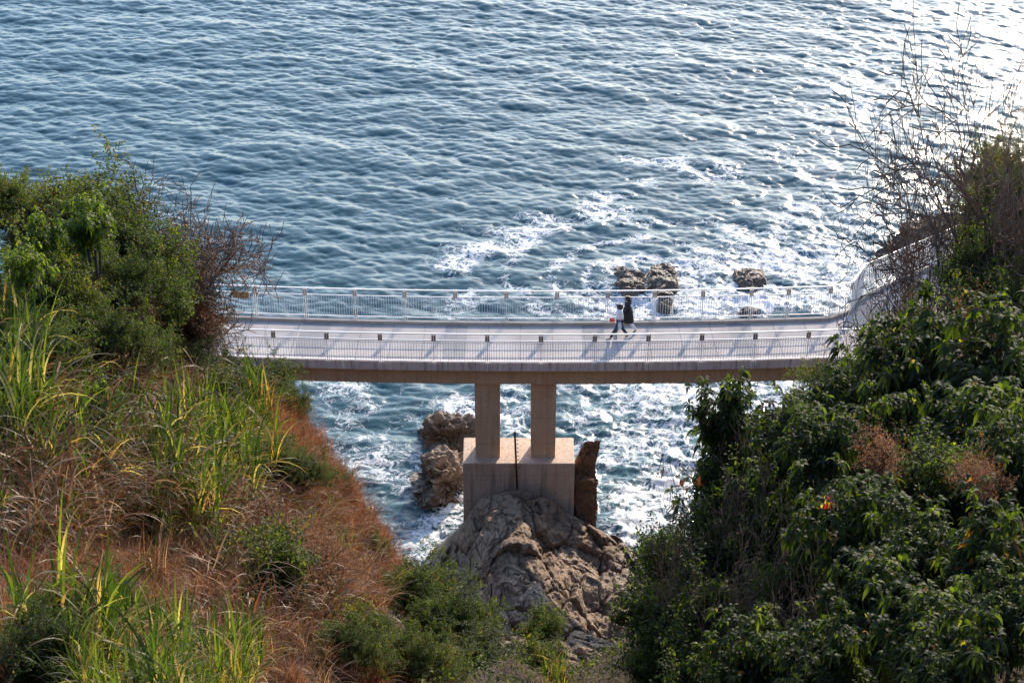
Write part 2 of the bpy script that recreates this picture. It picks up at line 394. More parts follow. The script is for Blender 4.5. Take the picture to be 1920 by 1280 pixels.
# right slope
g(1200, 1280, 44, -2.4); g(1400, 1280, 38, -2.4); g(1700, 1280, 32, -2.4); g(1920, 1280, 28, -2.2)
g(1290, 1060, 46, -2.8); g(1500, 1000, 44, -2.6); g(1750, 1000, 40, -2.6); g(1920, 950, 38, -2.6)
g(1400, 860, 48, -2.4); g(1330, 950, 47, -2.3); g(1480, 780, 52, -2.6); g(1600, 820, 50, -3); g(1900, 760, 48, -2.5)
g(1560, 750, 60, -2.0); g(1750, 680, 60, -2.5); g(1900, 560, 60, -3)
gz(10.8, 63.3, 7.8); gz(14.5, 64.5, 8.6); gz(18, 66, 9.3); gz(22, 68, 10.5); gz(12.6, 70.5, 1.0); gz(14.0, 73, 2); gz(17.5, 77, 2); gz(22, 80.5, 2); gz(28, 84, 2); gz(15, 68, 8.7); gz(17.5, 71, 8.75); gz(21, 74.5, 8.75); gz(26, 78, 8.75); gz(24, 70, 11); gz(33, 72, 16); gz(33, 84, 8); gz(11.5, 73, -3); gz(14, 78, -3); gz(9.5, 61, 1.0); gz(8.3, 61, -3); gz(24, 91, -2); gz(23, 85, 1.5); gz(29, 90, 1.5)
gz(26, 60, 20); gz(24, 50, 24); gz(20, 40, 26); gz(20, 28, 28)
# under and behind the camera
gz(0, 34, 20.5); gz(1, 28, 24); gz(0, 18, 31); gz(-10, 14, 33); gz(10, 14, 33); gz(0, 5, 41.5); gz(-15, 3, 42); gz(15, 3, 42); gz(0, -8, 46); gz(-30, -8, 46); gz(30, -8, 46); gz(-28, 25, 33); gz(28, 20, 34)
GP = np.array(GP)
def rbf_fit(P):
    A = np.hypot(P[:, None, 0] - P[None, :, 0], P[:, None, 1] - P[None, :, 1]) + np.eye(len(P)) * -2.0
    n = len(P); T = np.c_[np.ones(n), P[:, :2]]
    K = np.block([[A, T], [T.T, np.zeros((3, 3))]])
    return np.linalg.solve(K, np.r_[P[:, 2], 0, 0, 0])
GW = rbf_fit(GP)
def ground(x, y):
    x = np.atleast_1d(np.asarray(x, float)); y = np.atleast_1d(np.asarray(y, float)); sh = x.shape; x = x.ravel(); y = y.ravel()
    out = np.empty(len(x))
    for i in range(0, len(x), 20000):
        a, b = x[i:i + 20000], y[i:i + 20000]
        out[i:i + 20000] = np.hypot(a[:, None] - GP[:, 0], b[:, None] - GP[:, 1]) @ GW[:len(GP)] + GW[-3] + GW[-2] * a + GW[-1] * b
    p = np.stack([x * .35, y * .35, 0 * x], 1)
    out += fbm(p, 4, 3) * .55 * sstep(-2, 3, out)
    return np.maximum(out, -3.2).reshape(sh)
def gh(x, y): return float(ground(x, y)[0])
def cast(u, v, smin=20, smax=90):
    """where the line of sight of a pixel meets the hillside"""
    s = np.arange(smin, smax, .25); P = np.array([W(u, v, q) for q in s]); d = P[:, 2] - ground(P[:, 0], P[:, 1])
    k = np.argmax(d < 0)
    return tuple(P[k]) + (s[k],) if d[k] < 0 else None
xs = np.arange(-62, 62, .4); ys = np.arange(-10, 96, .4); GX, GY = np.meshgrid(xs, ys)
GZ = ground(GX, GY)
# keep the hillside under the bridge and the footpath
def arc(t, off, z):      # t metres along the deck, off metres across it (positive is seaward)
    XC, YC, RR = 1.3, 67.0, 160.0
    a = t / RR; return Vector((XC + (RR - off) * math.sin(a), YC + RR - (RR - off) * math.cos(a), z))
PATHN = [(12.6, 65.65), (14.6, 65.9), (16.6, 67.0), (18.6, 68.8), (24, 73.6), (32, 79.0)]     # landward edge
PATHF = [(12.6, 68.95), (13.45, 69.35), (14.0, 70.15), (14.9, 71.15), (20.6, 75.75), (28.5, 82.0)] # seaward edge
dk = (GY > 65.0) & (GY < 69.6) & (GX < 13) & (GX > -40); GZ = np.where(dk, np.minimum(GZ, 8.3), GZ)
A0 = np.array([13, 67.3]); d_ = np.array([.72, .69]); al = (GX - 14.5) * .72 + (GY - 68.6) * .69; ac = np.abs(-(GX - 14.5) * .69 + (GY - 68.6) * .72)
GZ = np.where((al > -2) & (ac < 2.2), np.minimum(GZ, 8.6), GZ)
hill = link('hillside', gridmesh('hillside', GX, GY, GZ), M['soil'], smooth=True); tag(hill, kind='structure')

# ------------------------------------------------------------------ rocks
def facets(P, seed, tilt=.35, amp=1.0):
    """blocky fractured relief: every cell a tilted plane, cracks where cells meet"""
    base = np.floor(P).astype(np.int64); d1 = np.full(len(P), 9.0); d2 = d1.copy(); val = np.zeros(len(P))
    for i in (-1, 0, 1):
        for j in (-1, 0, 1):
            for k in (-1, 0, 1):
                c = base + np.array([i, j, k]); h = [hsh(c[:, 0], c[:, 1], c[:, 2], seed + q) for q in range(7)]
                v = P - (c + .5 + np.stack(h[:3], 1) * .42); d = np.linalg.norm(v, axis=1)
                pl_ = h[3] * .5 + (v * np.stack(h[4:7], 1)).sum(1) * tilt * 2
                m = d < d1; d2 = np.where(m, d1, np.minimum(d2, d)); val = np.where(m, pl_, val); d1 = np.where(m, d, d1)
    crack = 1 - sstep(0, .09, d2 - d1)
    return amp * (val - crack * .55)
def craggy(P, seed, strength):
    """strata-like displacement for points P"""
    Rm = np.array(Matrix.Rotation(.5, 3, 'X') @ Matrix.Rotation(.5, 3, 'Z'))
    q = P @ Rm.T
    a = fbm(q * np.array([.22, .34, .60]), 4, seed, .42, True)
    b = fbm(q * np.array([.8, 1.3, 2.6]), 5, seed + 5, .6, True)
    st = q[:, 2] * 1.1 + fbm(q * .4, 3, seed + 9) * 1.4; st = np.abs((st % 1) - .5) * 2; st = sstep(.1, .5, st)
    w_ = q + (fbm(q * .8, 3, seed + 21)[:, None] * .5)
    f1 = facets(w_ * np.array([.55, .8, 1.3]), seed + 31, .45); f2 = facets(w_ * np.array([1.7, 2.4, 4.2]) + 5, seed + 33, .4)
    f = fbm(q * np.array([3.2, 4.5, 8.0]), 4, seed + 13, .6, True)
    return (a * .34 + b * .10 + f1 * .34 + f2 * .10 + f * .05) * strength
def boulder(name, c, half, seed, label, cat='rock', rot=0, amp=.8, sub=5, knob=.42):
    import bmesh
    bm = bmesh.new(); bmesh.ops.create_icosphere(bm, subdivisions=sub + 1, radius=1)
    V = np.array([v.co[:] for v in bm.verts]); me = bpy.data.meshes.new(name)
    V = np.sign(V) * np.abs(V) ** .85
    V = V * np.array(half); cr, sr = math.cos(rot), math.sin(rot); V = V @ np.array([[cr, sr, 0], [-sr, cr, 0], [0, 0, 1]])
    N = V / np.linalg.norm(V / np.array([h * h for h in half]), axis=1)[:, None] / np.array([h * h for h in half])
    N /= np.linalg.norm(N, axis=1)[:, None]
    Pw = V + np.array(c); sc_ = 1 / max(.5, min(1.4, max(half))); d = craggy(Pw * sc_ * .95, seed, amp * min(1, max(half) * .7)) + (fbm(Pw * sc_ * np.array([1.1, 1.3, 1.6]), 4, seed + 3, .55, True) - .2) * knob * min(1, max(half) * .8)
    V = V + N * d[:, None]
    for v, q in zip(bm.verts, V): v.co = q
    bm.to_mesh(me); bm.free()
    o = link(name, me, M['rock'], smooth=False); o.location = c
    return tag(o, label, cat)
def zb(u, v, z): return Z(u, v, z)
x, y, _ = zb(838, 805, .5); boulder('sea_rock', (x, y, 0.0), (1.15, 1.25, 1.15), 11, 'craggy brown rock washed by waves left of the concrete footing, farther of the two', rot=.3)
x, y, _ = zb(826, 905, .4); boulder('sea_rock', (x, y, 0.15), (1.05, 1.3, 1.5), 23, 'tall jagged boulder touching the left side of the concrete footing', rot=.2)
x, y, _ = zb(1180, 516, .2); boulder('sea_rock', (x, y, -.28), (1.05, 1.7, .66), 31, 'low pale rock beyond the railing, left half of the wave washed pair', rot=.1, amp=.6, knob=.17)
x, y, _ = zb(1240, 518, .2); boulder('sea_rock', (x, y, -.1), (.9, 1.8, .52), 37, 'low dark rock beyond the railing, right half of the wave washed pair', rot=-.1, amp=.6, knob=.17)
x, y, _ = zb(1247, 568, .1); boulder('sea_rock', (x, y, -.1), (.32, .9, .5), 41, 'small dark rock seen through the far railing bars right of the walkers', amp=.6, knob=.17, sub=4)
x, y, _ = zb(1408, 520, .2); boulder('sea_rock', (x, y, -.15), (.8, 1.2, .48), 43, 'small rounded rock beyond the railing, the lone one farther right', amp=.6, knob=.17)
x, y, _ = zb(1402, 580, .1); boulder('sea_rock', (x, y, -.25), (.6, .5, .42), 47, 'half sunken dark rock behind the right part of the far railing', amp=.6, knob=.17, sub=4)
for q, h_, sd_, lab in (((1655, 490, .3), (.9, 1.5, .8), 53, 'brown shore rock just outside the bend of the white railing'), ((1695, 462, .4), (1.1, 1.8, 1.0), 59, 'brown shore rock behind the slatted path railing, middle one of three'),
                     ((1752, 436, .6), (1.4, 2.2, 1.5), 60, 'farthest brown shore rock beyond the path, behind the leaning bare tree')):
    x, y, z = Z(*q); boulder('shore_rock', (x, y, z - .6), h_, sd_, lab, rot=-.7)
x, y, z = W(1590, 770, 74.5); boulder('cliff_rock', (x + .3, y, 5.8), (2.0, 2.0, 3.4), 61, 'reddish brown rock face under the right end of the bridge', rot=.3)
x, y, z = Z(1245, 1045, .2); boulder('sea_rock', (x - .2, y - .4, -.2), (.6, .7, .55), 67, 'small wet rock at the waterline beside the right shrubs', sub=4)

# headland that carries the footing
HP = []
def hz(u, v, z): x, y, _ = Z(u, v, z); HP.append((x, y, z))
for q in ((960, 905, 3.35), (900, 935, 2.9), (872, 985, 1.3), (1000, 935, 3.0), (1075, 965, 2.2), (1110, 990, 1.4), (1160, 1000, .6), (1200, 1035, .1), (1235, 1070, -.5), (1260, 1100, -.8),
          (840, 1000, .3), (800, 1030, -.1), (790, 1060, -.2), (880, 1040, 2.3), (950, 1010, 3.9), (940, 1080, 4.1), (870, 1100, 2.6), (1020, 1040, 3.0), (1000, 1120, 3.9), (900, 1150, 3.6),
          (1060, 1060, 1.5), (1100, 1060, 1.9), (1160, 1080, 1.6), (1190, 1100, .7), (1080, 1120, 2.2), (1140, 1130, 1.6), (1180, 1150, .3), (1120, 1180, .2), (1130, 1220, .3), (1180, 1210, 1.6),
          (1040, 1180, 4.2), (1080, 1240, 4.4), (1130, 1280, 4.4), (960, 1200, 4.8), (1000, 1280, 6.0), (880, 1220, 5.0), (1230, 1230, 3), (1230, 1150, 1.0)): hz(*q)
for q in ((905, 918, 3.4), (1010, 915, 3.3), (1050, 940, 2.7), (960, 960, 4.0), (985, 1010, 4.1), (920, 1030, 3.4)): hz(*q)
HP += [(-4.2, 66, -1.5), (-4.2, 61, -1), (-3.6, 57, 1.0), (-4.2, 52, 5), (5.8, 66, -1.5), (-3.2, 68.5, -2), (0, 69, -1.5), (4.0, 68, -2), (0, 67, 1.0), (2.4, 67, .5), (-2, 67, .5), (6.5, 62, -1.5), (6.5, 56, .5), (6.0, 50, 5.0), (0, 46, 8), (-4, 46, 10.5), (6, 46, 9)]
HP = np.array(HP)
A = np.hypot(HP[:, None, 0] - HP[None, :, 0], HP[:, None, 1] - HP[None, :, 1]) - np.eye(len(HP)) * .35
n = len(HP); T = np.c_[np.ones(n), HP[:, :2]]; HW = np.linalg.solve(np.block([[A, T], [T.T, np.zeros((3, 3))]]), np.r_[HP[:, 2], 0, 0, 0])
xs = np.arange(-4.8, 7.2, .045); ys = np.arange(45, 69, .055); X, Y = np.meshgrid(xs, ys); xf, yf = X.ravel(), Y.ravel()
Zh = np.empty(len(xf))
for i in range(0, len(xf), 20000):
    a, b = xf[i:i + 20000], yf[i:i + 20000]; Zh[i:i + 20000] = np.hypot(a[:, None] - HP[:, 0], b[:, None] - HP[:, 1]) @ HW[:n] + HW[-3] + HW[-2] * a + HW[-1] * b
P = np.stack([xf, yf, Zh], 1)
e = np.minimum(np.minimum(xf - xs[0], xs[-1] - xf), np.minimum(yf - ys[0], ys[-1] - yf))
xk = np.stack([xf, yf, Zh], 1)
near = np.exp(-(np.maximum(0, np.hypot((xf - .1) / 2.6, (yf - 65.6) / 1.2) - .6)) ** 2)
d = craggy(P * np.array([1.1, .6, .8]), 71, 1.0)
Zh = Zh + (d - .25) * (1 - .6 * near) - sstep(1.0, 0, e) * 2.5
q = np.stack([xf + d * .25, yf - d * .55, Zh], 1)
rk = link('rock_headland', gridmesh('rock_headland', q[:, 0].reshape(X.shape), q[:, 1].reshape(X.shape), q[:, 2].reshape(X.shape)), M['rock'])
tag(rk, 'large craggy brown rock headland in front of the concrete footing', 'rock')

# ------------------------------------------------------------------ footbridge
bridge = empty('footbridge', (.2, 66.8, 0)); tag(bridge, 'slim concrete footbridge on two square columns crossing the sea gap', 'bridge')
def ribbon(mb, t0, t1, off0, off1, z0, z1, nseg=None):
    nseg = nseg or max(1, int((t1 - t0) / 1.0)); ts = [t0 + (t1 - t0) * k / nseg for k in range(nseg + 1)]
    v = []; 
    for t in ts: v += [arc(t, off0, z0), arc(t, off1, z0), arc(t, off1, z1), arc(t, off0, z1)]
    f = [(3, 2, 1, 0), tuple(4 * nseg + q for q in (0, 1, 2, 3))]
    for k in range(nseg):
        a = 4 * k; b = a + 4
        for i in range(4): f.append((a + i, a + (i + 1) % 4, b + (i + 1) % 4, b + i))
    mb.add(v, f)
# parts are linked at world position under an Empty: shift their vertices
def bpart(name, mb, mat, parent=bridge, bevel=0, base=(.2, 66.8, 0)):
    mb.v = [(a - base[0], b - base[1], c - base[2]) for a, b, c in mb.v]
    return mb.build(name, mat, parent, bevel)
TL, TR = -20.0, 11.6
m = MB(); ribbon(m, TL, TR, -1.42, 1.42, 8.64, 9.0, 32); bpart('deck', m, M['deck'])
m = MB(); ribbon(m, TL, TR, -1.62, -1.423, 8.67, 9.06, 32); bpart('kerb', m, M['fascia'], bevel=.012)
m = MB(); ribbon(m, TL, TR, 1.423, 1.62, 8.60, 9.14, 32); bpart('kerb', m, M['kerb'], bevel=.012)
m = MB(); ribbon(m, TL, TR + 2.4, -1.15, 1.15, 7.80, 8.598, 32); bpart('beam', m, M['beam'], bevel=.02)
for tc in (-14.9, -9.25, -3.55, 1.95, 7.9):
    wd = .9 if abs(tc) < 9 else 1.1
    m = MB(); ribbon(m, tc - wd / 2, tc + wd / 2, -1.41, 1.41, 8.9, 9.005, 2); bpart('paving_band', m, M['band'])
for tc in np.arange(-18.9, 11.5, 1.28):     # slab joints
    m = MB(); ribbon(m, tc, tc + .014, -1.40, 1.40, 8.99, 9.009, 1); bpart('slab_joint', m, M['joint'])
m = MB(); ribbon(m, TL, TR, -.006, .008, 8.99, 9.0085, 32); bpart('slab_joint', m, M['joint'])
for u in (913, 1018):
    x = (u - 960) / FPX * 77.3
    m = MB(); x += .02; m.hexa([(x - .49, 66.1, 4.0), (x + .49, 66.1, 4.0), (x + .49, 67.0, 4.0), (x - .49, 67.0, 4.0), (x - .51, 66.1, 7.80), (x + .51, 66.1, 7.80), (x + .51, 67.0, 7.80), (x - .51, 67.0, 7.80)])
    bpart('column', m, M['beam'], bevel=.025)
m = MB(); m.hexa([(-1.98, 65.66, .4), (2.52, 65.66, .4), (2.52, 67.62, .4), (-1.98, 67.62, .4), (-1.98, 65.66, 4.22), (2.52, 65.66, 4.22), (2.52, 67.62, 4.22), (-1.98, 67.62, 4.22)])
bpart('footing', m, M['footing'], bevel=.03)
# rough old concrete stub beside the footing
x0, y0 = 2.6, 66.0
def rough_slab():
    import bmesh
    bm = bmesh.new(); bmesh.ops.create_cube(bm, size=1); bmesh.ops.subdivide_edges(bm, edges=bm.edges[:], cuts=40, use_grid_fill=True)
    V = np.array([v.co[:] for v in bm.verts]); top = sstep(.2, .5, V[:, 2])
    V = V * np.array([.86, 1.15, 4.1]) + np.array([2.98, 66.5, 1.5])
    k = (V[:, 0] - 2.55) / .86
    # broken top: shelf with a horn leaning seaward at the back
    horn = np.exp(-((V[:, 1] - 66.95) / .34) ** 2) * sstep(-.1, .35, k)
    lim = 3.15 + horn * 1.35 - .15 * k
    V[:, 2] = np.where(V[:, 2] > -.6, -.6 + (V[:, 2] + .6) / 4.15 * (lim + .6), V[:, 2])
    V[:, 0] += sstep(3.2, 4.5, V[:, 2]) * .16 * horn
    d = craggy(V * 2.0, 83, .45); V[:, 0] += d * .45; V[:, 1] -= d * .5; V[:, 2] += d * top * 1.3
    for v, q in zip(bm.verts, V): v.co = q
    me = bpy.data.meshes.new('rock_stack'); bm.to_mesh(me); bm.free()
    t = NT('dark_brown_rock'); v = t.coord(obj=False); n1 = t.noise(v, 1.6, 7, .65); n2 = t.noise(v, 14, 5, .7)
    c = t.ramp(n1, [(.3, (.13, .07, .04)), (.6, (.22, .13, .08)), (.8, (.33, .23, .16))])
    mt = t.done(t.pbsdf(c, .9, t.bump(t.math('ADD', n1, t.math('MULTIPLY', n2, .4)), .7, .12)))
    o = link('rock_stack', me, mt); tag(o, 'tall dark brown rock slab with horned top against the right side of the footing', 'rock')
rough_slab()
# rusty steel post
m = MB(); a = Vector((.22, 65.50, 2.9)); b = Vector((.11, 65.55, 5.8))
for dx, wd, dp in ((-.032, .014, .12), (.032, .014, .12), (0, .05, .014)): m.bar(a + Vector((dx, 0, 0)), b + Vector((dx, 0, 0)), wd, dp, up=(0, 1, 0))
for k in range(9): 
    c = a.lerp(b, .42 + k * .065); m.box(c + Vector((.09, -.02, 0)), (.06, .05, .02), (1, 0, 0))
o = m.build('steel_post', M['rust']); tag(o, 'rusty brown steel post standing upright between the two columns', 'post')
# pale stick on the rock
x, y, z = Z(1058, 1058, 2.0)
m = MB(); m.tube((x - .27, y + .12, z + .25), (x + .27, y - .05, z + .2), .035, .025); m.tube((x + .26, y - .05, z + .2), (x + .34, y - .02, z + .24), .022, .012)
tw = NT('bleached_wood'); o = m.build('driftwood_stick', tw.done(tw.pbsdf((.55, .48, .40), .8)), smooth=True); tag(o, 'short bleached stick lying on the dark side of the rock headland', 'stick')

# ------------------------------------------------------------------ railings
def panel(rail, p0, p1, zb, h, bars=.1, flat=False, side=1, mat=None):
    """one railing panel between two points, with paired end posts and brackets"""
    mat = mat or M['rail']
    p0, p1 = Vector((p0[0], p0[1], 0)), Vector((p1[0], p1[1], 0)); d = (p1 - p0); L = d.length; d.normalize(); nrm = Vector((-d.y, d.x, 0))
    q = lambda s, z, o=0: p0 + d * s + nrm * o + Vector((0, 0, z))
    m = MB(); e = .045
    zt = zb + h
    m.bar(q(e - .01, zt), q(L - e + .01, zt), .06, .035)
    m.bar(q(e, zt - .30), q(L - e, zt - .30), .035, .035)
    m.bar(q(e, zb + .20), q(L - e, zb + .20), .035, .03)
    for s in (e, L - e):
        for k in (-.034, .034): m.bar(q(s + k, zb - .22 * side, 0), q(s + k, zt - .03), .015, .05, up=(0, 1, 0))
    nb = int((L - 2 * e) / bars)
    for k in range(1, nb):
        s = e + (L - 2 * e) * k / nb
        if flat: m.bar(q(s, zb + .21), q(s, zt - .05), .045, .010, up=d)
        else: m.bar(q(s, zb + .21), q(s, zt - .30), .014, .014, up=(0, 1, 0))
    base = rail.location; m.v = [(a - base[0], b - base[1], c - base[2]) for a, b, c in m.v]
    o = m.build('railing_panel', mat, rail)
    if not flat:
        for s in (e, L - e):
            mm = MB(); mm.box(q(s, zt - .19), (.07, .07, .26), d); mm.v = [(a - base[0], b - base[1], c - base[2]) for a, b, c in mm.v]
            mm.build('bracket', M['bracket'], o)
            mm = MB(); mm.box(q(s, zt - .005), (.075, .075, .06), d); mm.v = [(a - base[0], b - base[1], c - base[2]) for a, b, c in mm.v]
            mm.build('post_cap', M['rail'], o)
    return o
near_r = empty('railing', (0, 65.3, 9)); tag(near_r, 'pale metal bar railing along the landward edge of the bridge, nearer one', 'railing')
PN = 2.05; t0n = (525 - 960) / FPX * 76.6 - 1.3
k0 = [t0n + PN * k for k in range(-4, 12)]
for a in k0[:-1]:
    panel(near_r, arc(a, -1.68, 0), arc(a + PN, -1.68, 0), 8.93, 1.42)
pts = [arc(k0[-1], -1.68, 0), (16.4, 66.7), (18.0, 68.1), (19.6, 69.5), (21.2, 70.9), (22.8, 72.3)]
for a, b in zip(pts[:-1], pts[1:]): panel(near_r, a, b, 8.98, 1.42)
far_r = empty('railing', (0, 68.7, 9)); tag(far_r, 'pale metal bar railing along the seaward edge of the bridge, farther one', 'railing')
PF = 2.04; us = [475, 570, 664, 758, 853, 949, 1044, 1139, 1227, 1318, 1410, 1480, 1560]
tf = [(u + .5 - 960) / FPX * 78.0 - 1.3 for u in us]; tf = [t * 1.0105 for t in tf]
tf = [tf[0] - 2.04 * k for k in (4, 3, 2, 1)] + tf
for a, b in zip(tf[:-1], tf[1:]): panel(far_r, arc(a, 1.70, 0), arc(b, 1.70, 0), 9.0, 1.44)
path_r = empty('railing', (16, 72, 9)); tag(path_r, 'white slatted railing with solid corner panel on the path leaving the bridge', 'railing')
ee = arc(tf[-1], 1.70, 0); c0 = Vector((13.75, 69.45, 0)); c1 = Vector((14.45, 70.9, 0))
panel(path_r, ee, c0, 9.0, 1.44, .11, mat=M['railwhite'])
m = MB(); m.box(((c0 + c1) / 2 + Vector((0, 0, 9.73))), ((c1 - c0).length, .03, 1.40), c1 - c0); m.bar(c0 + Vector((0, 0, 10.46)), c1 + Vector((0, 0, 10.46)), .09, .05)
bpart('solid_panel', m, M['railwhite'], path_r, base=tuple(path_r.location))
dd = Vector((.78, .626, 0)); pp = c1
for k in range(8):
    nx = pp + dd * 2.2; panel(path_r, pp, nx, 9.05, 1.44, .115, flat=True, mat=M['railwhite'])
    m = MB(); m.box(nx + Vector((0, 0, 9.72)), (.10, .05, 1.5), dd); bpart('post', m, M['railwhite'], path_r, base=tuple(path_r.location)); pp = nx

# sign plate hung on the far railing
t = NT('brass_plate'); v = t.coord(obj=False); n1 = t.noise(v, 26, 4, .7, .8)
mt = t.done(t.pbsdf(t.ramp(n1, [(.35, (.20, .11, .04)), (.6, (.30, .18, .07)), (.75, (.48, .34, .20))]), .5))
sg = empty('sign_plate', (0, 0, 0)); tag(sg, 'small brown notice plate fixed to the far railing beside the bare tree', 'sign')
a, b = arc((433 - 960) / FPX * 78 - 1.3 - .12, 1.64, 10.05), arc((463 - 960) / FPX * 78 - 1.3 - .1, 1.64, 10.05)
m = MB(); m.bar(a, b, .02, .30); pl = m.build('plate', mt, sg)
m = MB()
for z in (9.915, 10.185): m.bar(a + Vector((0, -.012, z - 10.05)), b + Vector((0, -.012, z - 10.05)), .008, .012)
m.build('edge_trim', M['bracket'], sg)

# ------------------------------------------------------------------ footpath
m = MB(); n = len(PATHN)
for k in range(n - 1):
    a, b, c, d = PATHN[k], PATHN[k + 1], PATHF[k + 1], PATHF[k]
    m.hexa([(*a, 8.4), (*b, 8.4), (*c, 8.4), (*d, 8.4), (*a, 8.996), (*b, 8.996), (*c, 8.996), (*d, 8.996)])
o = m.build('footpath', M['deck']); tag(o, kind='structure')
m = MB()
kf = [tuple(arc(TR, 1.52, 0))[:2]] + [(p[0] - .02, p[1] - .03) for p in PATHF[1:]]
for a, b in zip(kf[:-1], kf[1:]): m.bar((*a, 8.98), (*b, 8.98), .2, .32)
o = m.build('path_kerb', M['kerb'], bevel=.01); tag(o, kind='structure')
#VEG#
# ------------------------------------------------------------------ vegetation
TK = 2.9
def mat_leaf(name, stops, gloss=.42, trans=.45, tcol=(.35, .55, .05)):
    t = NT(name); a = t.attr('tint'); oi = t.n('ShaderNodeObjectInfo').outputs['Random']
    f = t.math('ADD', a, t.math('MULTIPLY', t.math('SUBTRACT', oi, .5), .16), clamp=True)
    c = t.ramp(f, stops)
    p = t.pbsdf(c, gloss, Specular_IOR_Level=.2)
    tr = t.n('ShaderNodeBsdfTranslucent'); t.l(t.mix(1.0, c, tuple(TK * q for q in tcol), 'MULTIPLY'), tr.inputs[0])
    mx = t.n('ShaderNodeMixShader'); mx.inputs[0].default_value = trans; t.l(p, mx.inputs[1]); t.l(tr.outputs[0], mx.inputs[2])
    return t.done(mx.outputs[0])
GRN = [(0, (.012, .020, .007)), (.35, (.024, .040, .011)), (.62, (.050, .070, .016)), (.8, (.10, .105, .022)), (.92, (.12, .07, .03)), (1, (.13, .05, .022))]
M['leaf'] = mat_leaf('shrub_leaf', GRN, .52, .48, (1.3, 1.25, .35))
M['bigleaf'] = mat_leaf('broad_leaf', [(0, (.010, .014, .005)), (.5, (.020, .032, .009)), (.8, (.055, .075, .014)), (.93, (.12, .13, .02)), (1, (.15, .06, .02))], .58, .45, (1.3, 1.35, .25))
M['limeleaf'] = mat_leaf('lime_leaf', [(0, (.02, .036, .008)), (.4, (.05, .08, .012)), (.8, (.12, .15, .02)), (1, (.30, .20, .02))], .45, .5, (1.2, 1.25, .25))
M['brownleaf'] = mat_leaf('dry_leaf', [(0, (.05, .025, .012)), (.5, (.10, .05, .022)), (.8, (.17, .09, .04)), (1, (.28, .19, .11))], .6, .3, (1.2, .8, .5))
M['grass'] = mat_leaf('green_blade', [(0, (.013, .026, .008)), (.4, (.034, .055, .012)), (.7, (.11, .13, .026)), (.85, (.30, .24, .14)), (1, (.22, .10, .05))], .40, .50, (.95, .98, .32))
M['straw'] = mat_leaf('straw_blade', [(0, (.04, .055, .014)), (.25, (.078, .032, .015)), (.6, (.17, .086, .046)), (.85, (.36, .27, .19)), (1, (.19, .07, .03))], .45, .38, (.8, .7, .5))
M['redgrass'] = mat_leaf('red_dry_blade', [(0, (.03, .016, .010)), (.4, (.115, .048, .024)), (.7, (.21, .10, .052)), (.9, (.34, .24, .16)), (1, (.08, .09, .025))], .6, .36, (.85, .62, .42))
def mat_bark(name, c1, c2):
    t = NT(name); v = t.coord(obj=False); n = t.noise(v, 18, 4, .6)
    return t.done(t.pbsdf(t.ramp(n, [(.3, c1), (.7, c2)]), .85))
M['bark'] = mat_bark('twig_bark', (.12, .075, .05), (.26, .17, .12))
M['greybark'] = mat_bark('grey_twig_bark', (.12, .09, .07), (.27, .22, .19))
M['darkbark'] = mat_bark('dark_twig_bark', (.035, .022, .016), (.08, .052, .04))

def leaf_arrays(P, D, U, L, Wd, tint, droop=.25, fold=.12):
    """six-vertex leaves: base P, direction D, up-ish U"""
    n = len(P); D = D / np.linalg.norm(D, axis=1)[:, None]
    S = np.cross(D, U); S /= np.linalg.norm(S, axis=1)[:, None] + 1e-9; Nn = np.cross(S, D)
    L = L[:, None]; Wd = Wd[:, None]; G = np.array([0, 0, -1.0])
    mid1 = P + D * L * .38 + Nn * L * .04; mid2 = P + D * L * .72 + G * L * droop * .35; tip = P + D * L * .98 + G * L * droop
    V = np.stack([P, mid1 + S * Wd * .5 + Nn * Wd * fold, mid2 + S * Wd * .40 + Nn * Wd * fold, tip, mid2 - S * Wd * .40 + Nn * Wd * fold, mid1 - S * Wd * .5 + Nn * Wd * fold, mid1, mid2], 1).reshape(-1, 3)
    b = np.arange(n)[:, None] * 8
    F = np.concatenate([b + np.array([[0, 1, 6, 0]]), b + np.array([[1, 2, 7, 6]]), b + np.array([[2, 3, 7, 2]]), b + np.array([[0, 6, 5, 0]]), b + np.array([[6, 7, 4, 5]]), b + np.array([[7, 3, 4, 7]])], 0)
    return V, F, np.repeat(tint, 8)
def polymesh(name, V, F, tint):
    """F has 4 columns; rows with first == last are triangles"""
    tri = F[:, 0] == F[:, 3]; me = bpy.data.meshes.new(name)
    T = F[tri][:, :3]; Q = F[~tri]
    me.vertices.add(len(V)); me.vertices.foreach_set('co', np.asarray(V, np.float32).ravel())
    li = np.concatenate([T.ravel(), Q.ravel()]).astype(np.int32); me.loops.add(len(li)); me.loops.foreach_set('vertex_index', li)
    me.polygons.add(len(T) + len(Q)); me.polygons.foreach_set('loop_start', np.concatenate([np.arange(len(T)) * 3, len(T) * 3 + np.arange(len(Q)) * 4]).astype(np.int32))
    at = me.attributes.new('tint', 'FLOAT', 'POINT'); at.data.foreach_set('value', np.asarray(tint, np.float32))
    me.update(); return me
